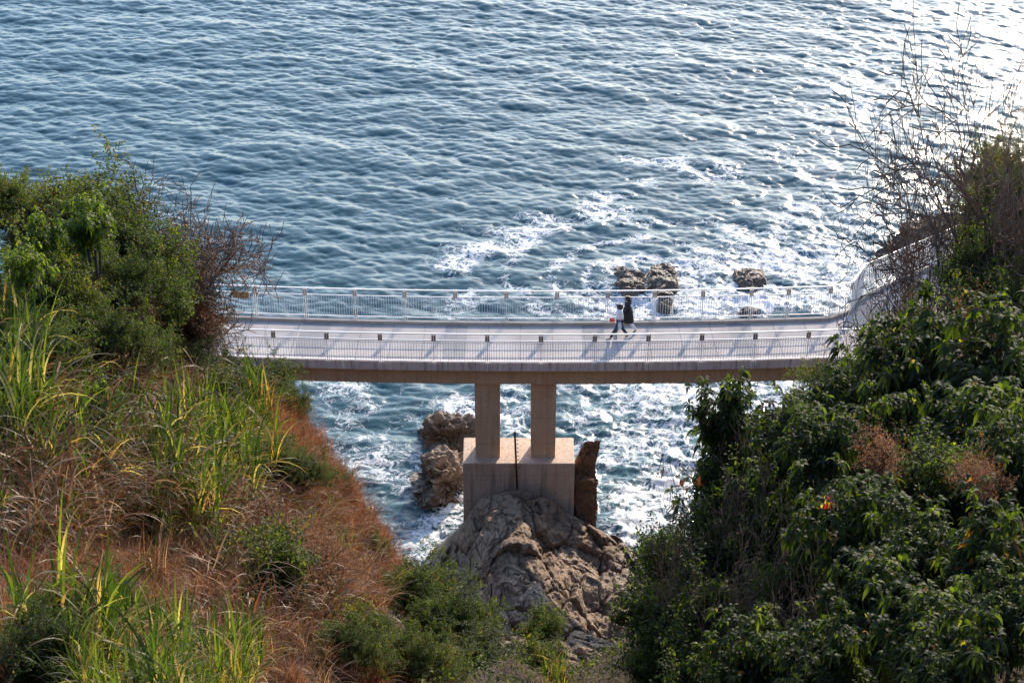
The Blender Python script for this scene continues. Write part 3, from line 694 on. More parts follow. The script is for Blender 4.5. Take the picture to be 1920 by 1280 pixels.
def tubes(name, S, nside=4):
    """S: list of (p0, p1, r0, r1)"""
    S = np.array([(*a, *b, r0, r1) for a, b, r0, r1 in S], float); A, B, r0, r1 = S[:, :3], S[:, 3:6], S[:, 6], S[:, 7]
    D = B - A; D /= np.linalg.norm(D, axis=1)[:, None] + 1e-9
    ref = np.where(np.abs(D[:, 2:3]) > .9, np.array([[1.0, 0, 0]]), np.array([[0, 0, 1.0]]))
    X = np.cross(D, ref); X /= np.linalg.norm(X, axis=1)[:, None]; Y = np.cross(D, X)
    rings = []
    for Pq, rr in ((A, r0), (B, r1)):
        for k in range(nside):
            t = 2 * math.pi * k / nside; rings.append(Pq + (X * math.cos(t) + Y * math.sin(t)) * rr[:, None])
    V = np.stack(rings, 1).reshape(-1, 3); b = np.arange(len(S))[:, None] * 2 * nside
    F = np.concatenate([b + np.array([[k, (k + 1) % nside, nside + (k + 1) % nside, nside + k]]) for k in range(nside)], 0)
    me = npmesh(name, V, F); me.polygons.foreach_set('use_smooth', np.ones(len(F), bool)); return me

def grow(rg, p, d, L, r, lev, cfg, segs, tips):
    """one branch and, recursively, its side branches. cfg[lev] = (n_children, len_ratio, angle, wobble, up)"""
    nseg = 5 if lev == 0 else (4 if lev < 3 else 3)
    nch, ratio, ang, wob, up = cfg[lev]; pts = [p]; dirs = [d]; rr = [r]
    for k in range(nseg):
        d = d + rg.normal(0, wob, 3) + np.array([0, 0, up]); d = d / np.linalg.norm(d)
        q = p + d * L / nseg; r2 = r * (1 - .13 * (1 if lev < 2 else 1.3) * 4 / nseg)
        segs.append((p, q, r, r2)); p, r = q, r2; pts.append(p); dirs.append(d); rr.append(r)
    if lev == len(cfg) - 1:
        for k in range(1, nseg + 1): tips.append((pts[k], dirs[k], k == nseg))
        return
    az = rg.uniform(0, 6.28)
    for c in range(nch):
        f = .25 + .75 * (c + rg.uniform(.2, .8)) / nch if lev else .35 + .65 * (c + .6) / nch
        i = min(nseg, max(1, int(round(f * nseg)))); az += 2.4 + rg.normal(0, .4)
        dd = dirs[i]; x = np.cross(dd, [0.3, 0.2, 1.0]); x /= np.linalg.norm(x) + 1e-9; y = np.cross(dd, x)
        a = ang * rg.uniform(.7, 1.25); nd = dd * math.cos(a) + (x * math.cos(az) + y * math.sin(az)) * math.sin(a)
        grow(rg, pts[i], nd, L * ratio * (rg.uniform(.45, 1.4) if lev == 0 else rg.uniform(.65, 1.25)), rr[i] * .62, lev + 1, cfg, segs, tips)

def norm(a): return a / (np.linalg.norm(a, axis=1)[:, None] + 1e-9)
def shrub_proto(seed, kind):
    """returns (crown mesh, stem mesh, height, radius) for a plant about 3 m tall"""
    rg = np.random.default_rng(seed); segs = []; tips = []
    if kind == 'small':     # dense small-leaved shrub
        cfg = [(9, .75, .85, .10, .05), (7, .55, .85, .16, .05), (6, .55, .9, .2, .04), (0, 0, 0, .25, .03)]; nl = 11; LL = .085; WW = .045
        for k in range(3): grow(rg, np.array([rg.normal(0, .15), rg.normal(0, .15), -.3]), norm(np.array([[rg.normal(0, .35), rg.normal(0, .35), 1]]))[0], 1.75, .05, 0, cfg, segs, tips)
        dr = .15; tb = .42
    elif kind == 'big':     # broad drooping leaves in whorls
        cfg = [(7, .8, .75, .10, .06), (5, .62, .8, .14, .08), (4, .6, .8, .18, .10), (0, 0, 0, .15, .16)]; LL = .46; WW = .155
        for k in range(3): grow(rg, np.array([rg.normal(0, .15), rg.normal(0, .15), -.3]), norm(np.array([[rg.normal(0, .3), rg.normal(0, .3), 1]]))[0], 1.9, .06, 0, cfg, segs, tips)
        tips = [t for t in tips if t[2] and rg.random() < .46 or rg.random() < .08]; nl = 9; dr = .55; tb = .38
    elif kind == 'mid':     # medium oval leaves, airy
        cfg = [(8, .75, .8, .12, .05), (6, .58, .8, .17, .06), (4, .55, .85, .2, .08), (0, 0, 0, .2, .08)]; nl = 5; LL = .20; WW = .082
        for k in range(3): grow(rg, np.array([rg.normal(0, .2), rg.normal(0, .2), -.3]), norm(np.array([[rg.normal(0, .4), rg.normal(0, .4), 1]]))[0], 1.8, .05, 0, cfg, segs, tips)
        dr = .25; tb = .45
    elif kind == 'thin':    # half bare, brownish, few leaves
        cfg = [(8, .8, .7, .12, .06), (6, .62, .75, .18, .06), (5, .6, .8, .22, .06), (0, 0, 0, .25, .05)]; nl = 4; LL = .07; WW = .04
        for k in range(3): grow(rg, np.array([rg.normal(0, .15), rg.normal(0, .15), -.3]), norm(np.array([[rg.normal(0, .35), rg.normal(0, .35), 1]]))[0], 1.9, .05, 0, cfg, segs, tips)
        dr = .15; tb = .6
    TP = np.array([t[0] for t in tips]); TD = np.array([t[1] for t in tips]); n = len(TP)
    P = np.repeat(TP, nl, 0); D = np.repeat(TD, nl, 0); m = len(P)
    if kind == 'big':
        az = np.tile(np.arange(nl) * 2.4, n) + np.repeat(rg.uniform(0, 6, n), nl); X = norm(np.cross(D, np.array([.2, .1, 1.0]) + rg.normal(0, .05, (m, 3)))); Y = np.cross(D, X)
        lay = np.tile(np.arange(nl), n) / nl
        Dn = D * (.15 + .55 * lay)[:, None] + X * np.cos(az)[:, None] + Y * np.sin(az)[:, None]; P = P - D * (.10 * (1 - lay))[:, None]
    else:
        Dn = D * .35 + rg.normal(0, .8, (m, 3)) + np.array([0, 0, .12]); P = P + rg.normal(0, LL * .55, (m, 3))
    U = rg.normal(0, .35, (m, 3)) + np.array([0, 0, 1.0])
    clump = fbm(P * .9, 2, seed) * .35; vary_ = rg.normal(0, .11, m)  # patchy tone by clump, plus random tone from leaf to leaf
    tint = np.clip(tb + clump + vary_ + (P[:, 2] - 1.8) * .05, 0, .86)
    odd = rg.random(m) < (.025 if kind != 'thin' else .25); tint[odd] = rg.uniform(.88, 1, odd.sum())
    V, F, T = leaf_arrays(P, Dn, U, LL * rg.uniform(.6, 1.25, m), WW * rg.uniform(.7, 1.2, m), tint, dr)
    cm = polymesh('crown', V, F, T); sm = tubes('stem', segs, 4)
    h = np.percentile(P[:, 2], 98); rad = np.percentile(np.hypot(P[:, 0], P[:, 1]), 96)
    return cm, sm, h, rad, kind
def bare_proto(seed, h=3.0, spread=.6, lev=5, dense=1.0, wob=.16, r=.07, trunks=1, lean=(0, 0), tmin=.0075):
    rg = np.random.default_rng(seed); segs = []; tips = []
    cfg = [(int(8 * dense), .72, spread, wob, .02), (int(6 * dense), .62, spread * 1.05, wob * 1.3, .02), (5, .6, spread * 1.1, wob * 1.5, .02), (4, .6, spread, wob * 1.6, .02), (3, .6, spread, .2, 0)][:lev] 
    cfg[-1] = (0, 0, 0, .2, .02)
    for k in range(trunks):
        grow(rg, np.array([rg.normal(0, .1), rg.normal(0, .1), -.3]), norm(np.array([[lean[0] + rg.normal(0, .25 if trunks > 1 else .05), lean[1] + rg.normal(0, .2 if trunks > 1 else .05), 1]]))[0], h * .62, r, 0, cfg, segs, tips)
    # split: thick wood as trunk, thin wood as twigs
    thick = [s for s in segs if s[2] > r * .42]; thin = [s if s[3] > tmin * .8 else (s[0], s[1], max(s[2], tmin), tmin * .8) for s in segs if s[2] <= r * .42]
    allz = np.array([s[1] for s in segs])
    return tubes('twigs', thin, 3), tubes('trunk', thick, 7), np.percentile(allz[:, 2], 99.5), np.percentile(np.hypot(allz[:, 0], allz[:, 1]), 95), 'bare'

PR = {k: [shrub_proto(100 + i * 7 + hash_, k) for i in range(3)] for k, hash_ in (('small', 1), ('big', 2), ('mid', 3), ('thin', 4))}
PR['bare'] = [bare_proto(300 + i, trunks=2, dense=.9) for i in range(3)]
placed = {}
def plant(kind, var, x, y, ztop, width, label, cat='shrub', name=None, group=None, zbase=None, rot=None, leafmat=None, bark=None, sink=.15):
    proto = PR[kind][var % len(PR[kind])]; zg = gh(x, y) - sink if zbase is None else zbase
    H = max(.5, ztop - zg); sxy = width / 2 / proto[3]; sz = min(H / proto[2], sxy * 1.15); gap = H - sz * proto[2]
    e = empty(name or {'bare': 'bare_tree'}.get(kind, 'shrub'), (x, y, zg)); rg = random.Random(int(x * 977 + y * 131)); e.rotation_euler = (0, 0, rg.uniform(0, 6.28) if rot is None else rot)
    tag(e, label, cat, group)
    lm = leafmat or {'small': 'leaf', 'mid': 'leaf', 'big': 'bigleaf', 'thin': 'leaf', 'bare': 'bark'}[kind]
    bk = bark or ('darkbark' if kind != 'bare' else 'bark')
    for me, nm, mt in ((proto[0], 'twigs' if kind == 'bare' else 'crown', M[lm if kind != 'bare' else bk]), (proto[1], 'branches', M[bk])):
        key = (me.name, mt.name)
        if key not in placed:
            m2 = me.copy(); m2.materials.append(mt); placed[key] = m2
        o = bpy.data.objects.new(nm, placed[key]); col.objects.link(o); o.parent = e; o.location = (0, 0, gap); o.scale = (sxy, sxy, sz)
    if gap > .1:      # bare stems that carry the crown up from the slope
        m = MB()
        for k in range(3):
            a = (rg.uniform(-.25, .25), rg.uniform(-.25, .25), -.1); b = (rg.uniform(-.15, .15), rg.uniform(-.15, .15), gap + .25); c = tuple((p + q) / 2 + rg.uniform(-.08, .08) for p, q in zip(a, b))
            m.tube(a, c, .055, .05, 6); m.tube(c, b, .05, .042, 6)
        m.build('trunk', M[bk], e, smooth=True)
    return e
def P_(u, v, s): p = W(u, v, s); return p
def pl(kind, var, u, v, s, wpx, label, **kw):
    """crown top at photo pixel (u, v), at depth s, crown wpx pixels wide"""
    x, y, z = W(u, v, s); return plant(kind, var, x, y, z, wpx / FPX * s, label, **kw)

# left bank: leafy shrubs, farthest first
LS = [
 ('thin', 0, 575, 790, 59, 100, 'small brown open shrub highest on the russet slope edge'),
 ('small', 2, 628, 885, 57.5, 90, 'small green shrub breaking the russet slope edge above the water'),
 ('thin', 1, 655, 965, 56.5, 110, 'brown open shrub half way down the russet slope edge'),
 ('mid', 0, 690, 1000, 56.5, 70, 'little oval leaved plant standing up from the russet slope edge'),
 ('thin', 2, 735, 1060, 55.5, 100, 'brown open shrub lowest on the russet slope edge'),
 ('small', 1, 560, 860, 54, 120, 'olive shrub in the russet grass above the seedy dead bush'),
 ('small', 2, 100, 350, 60, 200, 'dark green shrub between the rounded one and the left frame edge'),
 ('small', 1, 330, 600, 60, 150, 'dark shrub at the foot of the crooked bare tree'),
 ('small', 0, 90, 610, 47, 170, 'dark green bush behind the tall green reeds at the left'),
 ('small', 0, 60, 1180, 31, 200, 'fine leaved low bush at the bottom edge in the left corner'),
 ('small', 1, 260, 1130, 37, 150, 'dark low bush above the pale reeds of the bottom edge'),
 ('small', 1, 300, 690, 55, 170, 'dark green shrub at the upper end of the bright green reeds'),
 ('mid', 1, 385, 690, 57, 170, 'oval leaved shrub in shade below the crooked bare tree'),
 ('small', 0, 450, 715, 59, 150, 'small leaved shrub at the top of the russet grass near the bridge beam'),
 ('small', 2, 240, 820, 45, 130, 'low dark shrub in the hollow between dry and green reeds'),
 ('mid', 0, 560, 1060, 44, 150, 'dull green shrub beside the brown seedy dead bush'),
 ('small', 1, 640, 1180, 41, 180, 'shaded low shrub at the foot of the dry slope'),
 ('small', 0, 180, 1090, 36, 150, 'olive green low shrub among the lower left dry tufts'),
 ('small', 2, 520, 840, 53, 110, 'small dark bush between the green reeds and the russet edge'),
 ('small', 0, 190, 335, 60, 230, 'rounded dark green shrub at the top of the left bank against the sea'),
 ('thin', 1, 118, 325, 62, 156, 'thin twiggy shrub on the left skyline beside the rounded dark green one'),
 ('small', 2, 5, 330, 60, 138, 'small leaved shrub at the left frame edge, highest on the bank'),
 ('thin', 0, 60, 372, 59, 174, 'brownish half bare shrub between the two tops of the left bank'),
 ('small', 1, 215, 395, 58, 230, 'dense green shrub directly left of the tangled bare tree'),
 ('big', 1, 165, 378, 52, 110, 'lime green big leaved shrub glowing in the sun high on the left bank'),
 ('big', 0, 70, 400, 51, 90, 'yellow green oval leaved shrub left of the glowing lime one'),
 ('big', 2, 30, 470, 48, 100, 'sunlit oval leaved shrub at the left frame edge half way up the shrubs'),
 ('small', 2, 120, 440, 55, 239, 'dark small leaved shrub below the lime leaved shrub'),
 ('small', 0, 235, 450, 57, 250, 'deep green shrub in shade just inside the tangled bare tree'),
 ('small', 1, 215, 490, 54, 239, 'large shaded shrub in the heart of the left thicket'),
 ('small', 0, 50, 512, 50, 220, 'bright fine leaved shrub low at the left frame edge above the reeds'),
 ('mid', 1, 145, 535, 51, 110, 'small bluish green plant with a rosette of broad leaves in the shade'),
 ('small', 2, 290, 540, 59, 211, 'dark shrub behind the rusty brown dead fern on the left bank'),
 ('thin', 2, 250, 545, 54, 110, 'rusty brown withered shrub in the middle of the left thicket'),
 ('small', 1, 180, 590, 50, 230, 'dark green shrub at the foot of the left thicket above the tall reeds'),
 ('small', 2, 320, 655, 58, 180, 'leafy green shrub under the bare tree at the start of the bridge'),
 ('small', 0, 425, 670, 62, 119, 'low green shrub touching the left end of the bridge'),
 ('small', 1, 250, 650, 54, 184, 'shaded shrub between the reeds and the leafy one under the bare tree'),
 ('thin', 0, 385, 600, 66, 110, 'brown leafless bush between the crooked trunk and the bridge deck'),
 ('big', 0, 185, 715, 45, 90, 'yellow green oval leaved plant among the dry reeds'),
 ('small', 2, 500, 690, 62, 110, 'small green bush under the bridge edge at the top of the red grass'),
 ('small', 0, 545, 730, 59, 101, 'small dark green bush set in the red dry grass'),
 ('thin', 1, 590, 1000, 45, 174, 'brown seedy dead bush in the middle of the dry slope'),
 ('mid', 2, 485, 985, 43, 184, 'dark green oval leaved shrub low in the dry slope'),
 ('small', 1, 100, 1100, 33, 211, 'small leaved shrub in the bottom left corner'),
 ('mid', 1, 680, 1150, 43, 119, 'grey green oval leaved plant near the foot of the dry slope'),
 ('small', 0, 800, 1060, 52, 156, 'green bush right of the red grass at the edge of the rock'),
 ('small', 1, 830, 1130, 48, 211, 'brownish green bush at the lower edge of the rock headland'),
 ('small', 2, 890, 1205, 46, 190, 'dense small leaved bush at the bottom centre of the view'),
 ('mid', 0, 1010, 1150, 50, 119, 'glossy green bush with upright leaves in front of the rock headland'),
 ('small', 1, 760, 1200, 42, 202, 'shaded bush at the bottom edge left of the centre'),
 ('mid', 1, 1020, 1210, 47, 101, 'small oval leaved bush at the bottom edge beside the rock'),
]
for i, (k, v_, u, v, s, wpx, lab) in enumerate(LS):
    kw = {}
    if 'rusty' in lab or 'brown seedy' in lab or 'brown open' in lab: kw['leafmat'] = 'brownleaf'
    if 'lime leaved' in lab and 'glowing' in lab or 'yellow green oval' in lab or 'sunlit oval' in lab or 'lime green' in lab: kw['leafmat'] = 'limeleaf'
    pl(k, v_, u, v, s, wpx, lab, **kw)
# right bank
RS = [
 ('small', 2, 1885, 290, 66, 150, 'brownish green shrub hanging at the foot of the tall leafless tree'),
 ('thin', 1, 1900, 240, 63, 150, 'thin leaved shrub among the bare branches at the right frame edge'),
 ('thin', 2, 1830, 345, 66, 160, 'brownish open shrub behind the path end of the railing'),
 ('small', 0, 1860, 480, 62, 150, 'dark green shrub overhanging the landward side of the footpath'),
 ('mid', 2, 1700, 650, 57, 190, 'oval leaved shrub between the footpath and the broad leaved shrubs'),
 ('big', 2, 1400, 800, 47, 190, 'broad leaved crown under the hanging branch end over the foam'),
 ('mid', 0, 1350, 850, 47, 170, 'oval leaved shrub under the hanging broad leaved branches'),
 ('mid', 1, 1440, 850, 46, 200, 'dark shrub between the hanging branches and the dry pods'),
 ('big', 0, 1530, 850, 45, 220, 'broad leaved shrub shaded by the sunlit drooping crown'),
 ('small', 2, 1650, 740, 56, 190, 'fine leaved shrub behind the broad leaved one in the middle of the right bank'),
 ('mid', 1, 1760, 700, 52, 200, 'oval leaved shrub below the uppermost broad leaved one'),
 ('thin', 0, 1880, 300, 64, 220, 'half leafless shrub under the tall bare tree on the right skyline'),
 ('small', 1, 1900, 340, 62, 220, 'small leaved shrub at the right frame edge below the bare branches'),
 ('small', 2, 1850, 395, 66, 170, 'brownish green shrub overhanging the path railing'),
 ('small', 0, 1880, 455, 60, 200, 'dark green shrub at the right edge above the big leaved ones'),
 ('thin', 1, 1720, 560, 58, 150, 'airy shrub with small leaf whorls in front of the footpath'),
 ('thin', 1, 1640, 600, 60, 130, 'sparse twiggy shrub in front of the bend of the footpath'),
 ('mid', 2, 1850, 510, 58, 170, 'leafy green shrub hiding the landward side of the footpath'),
 ('thin', 2, 1830, 560, 54, 170, 'russet withered shrub between the green ones near the right edge'),
 ('big', 0, 1755, 590, 50, 260, 'broad leaved shrub just below the footpath, uppermost of its kind'),
 ('big', 1, 1900, 590, 48, 260, 'broad leaved shrub at the right frame edge below the footpath'),
 ('small', 1, 1590, 690, 62, 190, 'green bush clinging to the cliff under the right end of the bridge'),
 ('big', 2, 1590, 700, 52, 190, 'yellow green whorled shrub in front of the reddish cliff'),
 ('big', 0, 1370, 722, 46, 150, 'hanging broad leaved branch end nearest to the columns over the foam'),
 ('big', 1, 1475, 745, 45, 170, 'drooping broad leaved crown second from the open water'),
 ('big', 2, 1560, 780, 42, 190, 'sunlit drooping broad leaved crown above the red and yellow leaves'),
 ('big', 0, 1690, 740, 46, 230, 'broad leaved shrub in the middle of the right bank behind the sunlit crown'),
 ('big', 1, 1830, 740, 44, 250, 'shaded broad leaved shrub right of the bank middle'),
 ('thin', 0, 1670, 810, 42, 200, 'shrub with pinkish brown seed heads on the right bank'),
 ('mid', 1, 1790, 830, 41, 230, 'leafy shrub behind the second patch of seed heads'),
 ('big', 2, 1900, 790, 41, 230, 'broad leaved shrub at the right frame edge at mid height'),
 ('thin', 1, 1850, 850, 38, 150, 'pinkish brown seed head bush near the right frame edge'),
 ('mid', 0, 1340, 930, 46, 190, 'airy oval leaved shrub leaning out over the foaming water'),
 ('mid', 2, 1450, 900, 44, 210, 'tangled shrub with dry pods below the hanging branches'),
 ('big', 1, 1600, 900, 39, 240, 'dark broad leaved shrub in deep shade in the right bank'),
 ('mid', 1, 1270, 1000, 47, 170, 'oval leaved shrub at the waterside right of the rock headland'),
 ('mid', 2, 1370, 1000, 44, 220, 'grey green glossy shrub above the waterside one'),
 ('big', 2, 1730, 960, 37, 240, 'broad leaved shrub with pale upper leaves in the lower right bank'),
 ('big', 0, 1860, 950, 35, 240, 'very dark broad leaved shrub low at the right edge'),
 ('mid', 0, 1500, 1040, 41, 240, 'dense dark shrub in the centre of the lower right bank'),
 ('mid', 1, 1240, 1090, 45, 180, 'leafy shrub beside the shaded gully, left edge of the right bank'),
 ('mid', 2, 1360, 1120, 41, 240, 'glossy leaved shrub at the bottom of the right bank near the gully'),
 ('big', 1, 1640, 1060, 36, 240, 'broad leaved shrub in shadow near the bottom right'),
 ('mid', 0, 1220, 1190, 43, 180, 'bottom edge shrub nearest to the gully on its right'),
 ('big', 2, 1450, 1180, 36, 240, 'broad leaved bush at the bottom edge right of the gully'),
 ('big', 0, 1580, 1180, 33, 220, 'dark bush at the bottom edge in the right half'),
 ('big', 1, 1740, 1120, 32, 230, 'sunlit tipped broad leaved bush near the bottom right corner'),
 ('big', 2, 1900, 1080, 30, 240, 'shaded broad leaved bush just above the bottom right corner'),
 ('big', 0, 1830, 1200, 29, 240, 'broad leaved bush in the bottom right corner'),
 ('mid', 2, 1320, 1225, 40, 160, 'small oval leaved bush at the bottom edge over the gully'),
]
for i, (k, v_, u, v, s, wpx, lab) in enumerate(RS):
    kw = {}
    if 'russet' in lab or 'seed head' in lab or 'seed heads on' in lab: kw['leafmat'] = 'brownleaf'
    if k == 'mid' and u > 1200 and s < 50: kw['leafmat'] = 'bigleaf'
    pl(k, v_, u, v, s, wpx, lab, **kw)

# bare trees
def bare(seed, u, v, s, ub, vb, wpx, label, trunks=1, dense=1.0, spread=.6, wob=.16, r=.07, bark='bark', lev=5, name='bare_tree', cat='tree', lean=(0, 0), sink=.3, rot=0, tmin=.0075):
    """top at pixel (u, v), foot on the ground under (ub, vb), at depth s"""
    x, y, z = W(ub, vb, s); zt = W(u, v, s)[2]; zg = gh(x, y) - sink
    pr = bare_proto(seed, 3.0, spread, lev, dense, wob, r, trunks, lean, tmin); H = zt - zg
    e = empty(name, (x, y, zg)); e.scale = (wpx / FPX * s / 2 / pr[3],) * 2 + (H / pr[2],); e.rotation_euler = (0, 0, rot); tag(e, label, cat)
    link('twigs', pr[0], M[bark], e); link('trunk', pr[1], M[bark], e)
    return e
bare(41, 385, 315, 61, 345, 600, 330, 'tangled leafless tree with crooked trunk at the left end of the bridge', trunks=4, dense=1.3, spread=.8, wob=.28, r=.085, bark='bark', tmin=.0095)
bare(47, 300, 360, 60, 290, 560, 240, 'grey leafless bush inside the left thicket beside the crooked tree', trunks=2, dense=1.0, spread=.7, wob=.22, r=.05, bark='greybark', name='bare_bush', cat='bush')
bare(43, 500, 600, 67, 488, 690, 110, 'small dark leafless sapling in front of the deck, left end of the bridge', dense=.6, spread=.6, wob=.10, r=.09, bark='darkbark', lev=4, name='bare_sapling')
bare(44, 1840, 60, 62, 1855, 420, 480, 'tall leafless tree rising over the right bank against the bright sea', trunks=3, dense=.9, spread=.55, wob=.13, r=.07)
bare(45, 1700, 215, 64, 1760, 470, 330, 'leafless tree leaning left over the path railing', trunks=3, dense=.9, spread=.65, wob=.18, r=.05, lean=(-.35, 0))
bare(51, 1915, 30, 58, 1935, 380, 260, 'leafless tree cut by the right frame edge', trunks=2, dense=.9, spread=.5, wob=.14, r=.06)
bare(52, 1760, 470, 60, 1810, 640, 220, 'low twiggy dead tree crossing the view of the footpath', trunks=2, dense=.6, spread=.8, wob=.22, r=.045, lean=(-.3, 0), lev=4)
bare(53, 1560, 610, 58, 1600, 760, 240, 'thin leafless bush in front of the right end of the bridge', trunks=3, dense=.7, spread=.7, wob=.2, r=.04, name='bare_bush', cat='bush', lev=4)
bare(54, 1330, 830, 44, 1400, 1010, 260, 'dead twigs reaching left over the foam from the right bank', trunks=3, dense=.9, spread=.8, wob=.22, r=.04, name='bare_bush', cat='bush', lean=(-.5, 0))
bare(61, 1290, 930, 42.5, 1330, 1080, 220, 'brown leafless tangle at the waterside in front of the oval leaved shrubs', trunks=3, dense=.8, spread=.85, wob=.25, r=.035, name='bare_bush', cat='bush')
bare(62, 1420, 930, 40.5, 1430, 1080, 260, 'brown leafless tangle in the middle of the right bank under the drooping crowns', trunks=3, dense=.8, spread=.85, wob=.25, r=.035, name='bare_bush', cat='bush')
bare(63, 1570, 1010, 36, 1580, 1130, 230, 'brown leafless tangle in the lower right bank below the leaf spray', trunks=3, dense=.7, spread=.85, wob=.25, r=.03, name='bare_bush', cat='bush')
bare(55, 940, 985, 55, 930, 1130, 120, 'thin bare sapling standing in front of the rock, right one of two', dense=.35, spread=.4, wob=.08, r=.05, lev=4, name='bare_sapling', bark='darkbark')
bare(56, 845, 1010, 54, 885, 1120, 130, 'thin bare sapling leaning left in front of the rock, left one of two', dense=.3, spread=.5, wob=.08, r=.045, lev=4, name='bare_sapling', bark='darkbark', lean=(-.5, 0))

# ---------------- grasses
def blades(rg, n, base, L, w0, th0, bend, tint, az=None, nseg=7, lift=0, kink=0):
    """arching ribbons; arrays per blade"""
    az = rg.uniform(0, 2 * np.pi, n) if az is None else az
    H = np.stack([np.cos(az), np.sin(az), 0 * az], 1); S = np.stack([-np.sin(az), np.cos(az), 0 * az], 1)
    p = base.copy(); rows = []
    sw = rg.normal(0, .35, n)
    for k in range(nseg + 1):
        t = k / nseg; w = w0 * np.clip(1.15 - t ** 1.6 * 1.15, .03, 1) * (.55 + .45 * min(1, t * 5))
        tw = S * np.cos(sw * 2 * t)[:, None] + np.array([0, 0, 1]) * np.sin(sw * 2 * t)[:, None]
        rows += [p - tw * (w / 2)[:, None], p + tw * (w / 2)[:, None]]
        th = th0 + bend * t ** 1.5 + np.where((kink > 0) & (t > .55), kink, 0) if not np.isscalar(kink) else th0 + bend * t ** 1.5
        p = p + (H * np.sin(th)[:, None] + np.array([0, 0, 1]) * np.cos(th)[:, None]) * (L / nseg)[:, None]
    V = np.stack(rows, 1).reshape(-1, 3); m = 2 * (nseg + 1); b = np.arange(n)[:, None] * m
    F = np.concatenate([b + np.array([[2 * k, 2 * k + 1, 2 * k + 3, 2 * k + 2]]) for k in range(nseg)], 0)
    return V, F, np.repeat(tint, m)
def tuft(seed, kind):
    rg = np.random.default_rng(seed); Vs, Fs, Ts = [], [], []; off = 0
    def add(r):
        nonlocal off; Vs.append(r[0]); Fs.append(r[1] + off); Ts.append(r[2]); off += len(r[0])
    def base(n, rad, z=0): a = rg.uniform(0, 6.28, n); q = rad * np.sqrt(rg.random(n)); return np.stack([q * np.cos(a), q * np.sin(a), np.full(n, z) - .1], 1)
    if kind == 'reed':        # tall green reed: upright stems whose leaves leave at several heights
        for st in range(10):
            a = rg.uniform(0, 6.28); b0 = base(1, .45)[0]; lean = rg.uniform(.0, .35); d = np.array([math.cos(a) * math.sin(lean), math.sin(a) * math.sin(lean), math.cos(lean)])
            hst = rg.uniform(.7, 1.5); n = 13; t = np.linspace(.1, 1, n); P = b0 + d * hst * t[:, None]
            az = np.arange(n) * 2.6 + rg.uniform(0, 6, 1) + rg.normal(0, .4, n)
            dry = rg.random(n) < np.clip(1.1 - t * 1.2, .12, .8)
            tint = np.where(dry, rg.uniform(.8, 1, n), np.clip(rg.normal(.34, .20, n), 0, .72))
            add(blades(rg, n, P, rg.uniform(.75, 1.6, n), rg.uniform(.026, .052, n), rg.uniform(.12, .6, n) * (1.25 - t * .8), np.where(dry, rg.uniform(1.5, 2.6, n), rg.uniform(.3, 2.1, n)), tint, az))
            add(blades(rg, 1, b0[None], np.array([hst]), np.array([.018]), np.array([lean]), np.array([0.0]), np.array([.55]), np.array([a]), 4))
    elif kind == 'dryreed':
        for st in range(9):
            a = rg.uniform(0, 6.28); b0 = base(1, .5)[0]; lean = rg.uniform(.1, .6); d = np.array([math.cos(a) * math.sin(lean), math.sin(a) * math.sin(lean), math.cos(lean)])
            hst = rg.uniform(.5, 1.2); n = 14; t = np.linspace(.05, 1, n); P = b0 + d * hst * t[:, None]; az = np.arange(n) * 2.6 + rg.uniform(0, 6, 1) + rg.normal(0, .6, n)
            tint = np.clip(rg.normal(.46, .2, n), 0, .88); g_ = rg.random(n) < .3; tint[g_] = rg.uniform(0, .12, g_.sum()); o_ = rg.random(n) < .1; tint[o_] = rg.uniform(.93, 1, o_.sum())
            add(blades(rg, n, P, rg.uniform(.7, 1.4, n), rg.uniform(.020, .042, n), rg.uniform(.3, .9, n), rg.uniform(1.0, 2.5, n), tint, az))
    elif kind == 'red':       # fine dense dry tuft
        n = 330; tint = np.clip(rg.normal(.48, .2, n), 0, .88); g_ = rg.random(n) < .05; tint[g_] = .97
        add(blades(rg, n, base(n, .45), rg.uniform(.4, 1.05, n), rg.uniform(.006, .013, n), rg.uniform(.0, .55, n), rg.uniform(.0, 1.2, n), tint, nseg=4))
        n = 40; add(blades(rg, n, base(n, .4), rg.uniform(.7, 1.2, n), rg.uniform(.010, .018, n), rg.uniform(.1, .5, n), rg.uniform(1.0, 2.3, n), np.clip(rg.normal(.75, .1, n), 0, .9), nseg=7))
    elif kind == 'fine':      # arching straw-coloured tuft
        n = 120; tint = np.clip(rg.normal(.55, .26, n), 0, .95)
        add(blades(rg, n, base(n, .35), rg.uniform(.8, 1.6, n), rg.uniform(.013, .028, n), rg.uniform(.05, .7, n), rg.uniform(.8, 2.5, n), tint))
    V = np.concatenate(Vs); F = np.concatenate(Fs); T = np.concatenate(Ts)
    me = polymesh('blades', V, F, T); me.polygons.foreach_set('use_smooth', np.ones(len(me.polygons), bool)); return me
GM = {'reed': ('grass', 'reed_grass'), 'dryreed': ('straw', 'dry_reed'), 'red': ('redgrass', 'dry_grass_tuft'), 'fine': ('straw', 'arching_grass_tuft')}
TU = {}
for k in GM:
    TU[k] = []
    for i in range(4):
        me = tuft(500 + i * 3 + len(k) * 11, k); me.materials.append(M[GM[k][0]]); TU[k].append(me)
def put(kind, u, v, sc_, label, group, rg, zoff=0):
    c = cast(u, v)
    if c is None: return
    o = bpy.data.objects.new(GM[kind][1], rg.choice(TU[kind])); col.objects.link(o)
    o.location = (c[0], c[1], gh(c[0], c[1]) + zoff); o.rotation_euler = (rg.uniform(-.12, .12), rg.uniform(-.12, .12), rg.uniform(0, 6.28)); k = sc_ * rg.uniform(.8, 1.25); o.scale = (k, k, k * rg.uniform(.9, 1.15))
    tag(o, label, 'grass tuft' if 'tuft' in GM[kind][1] else 'reed', group)
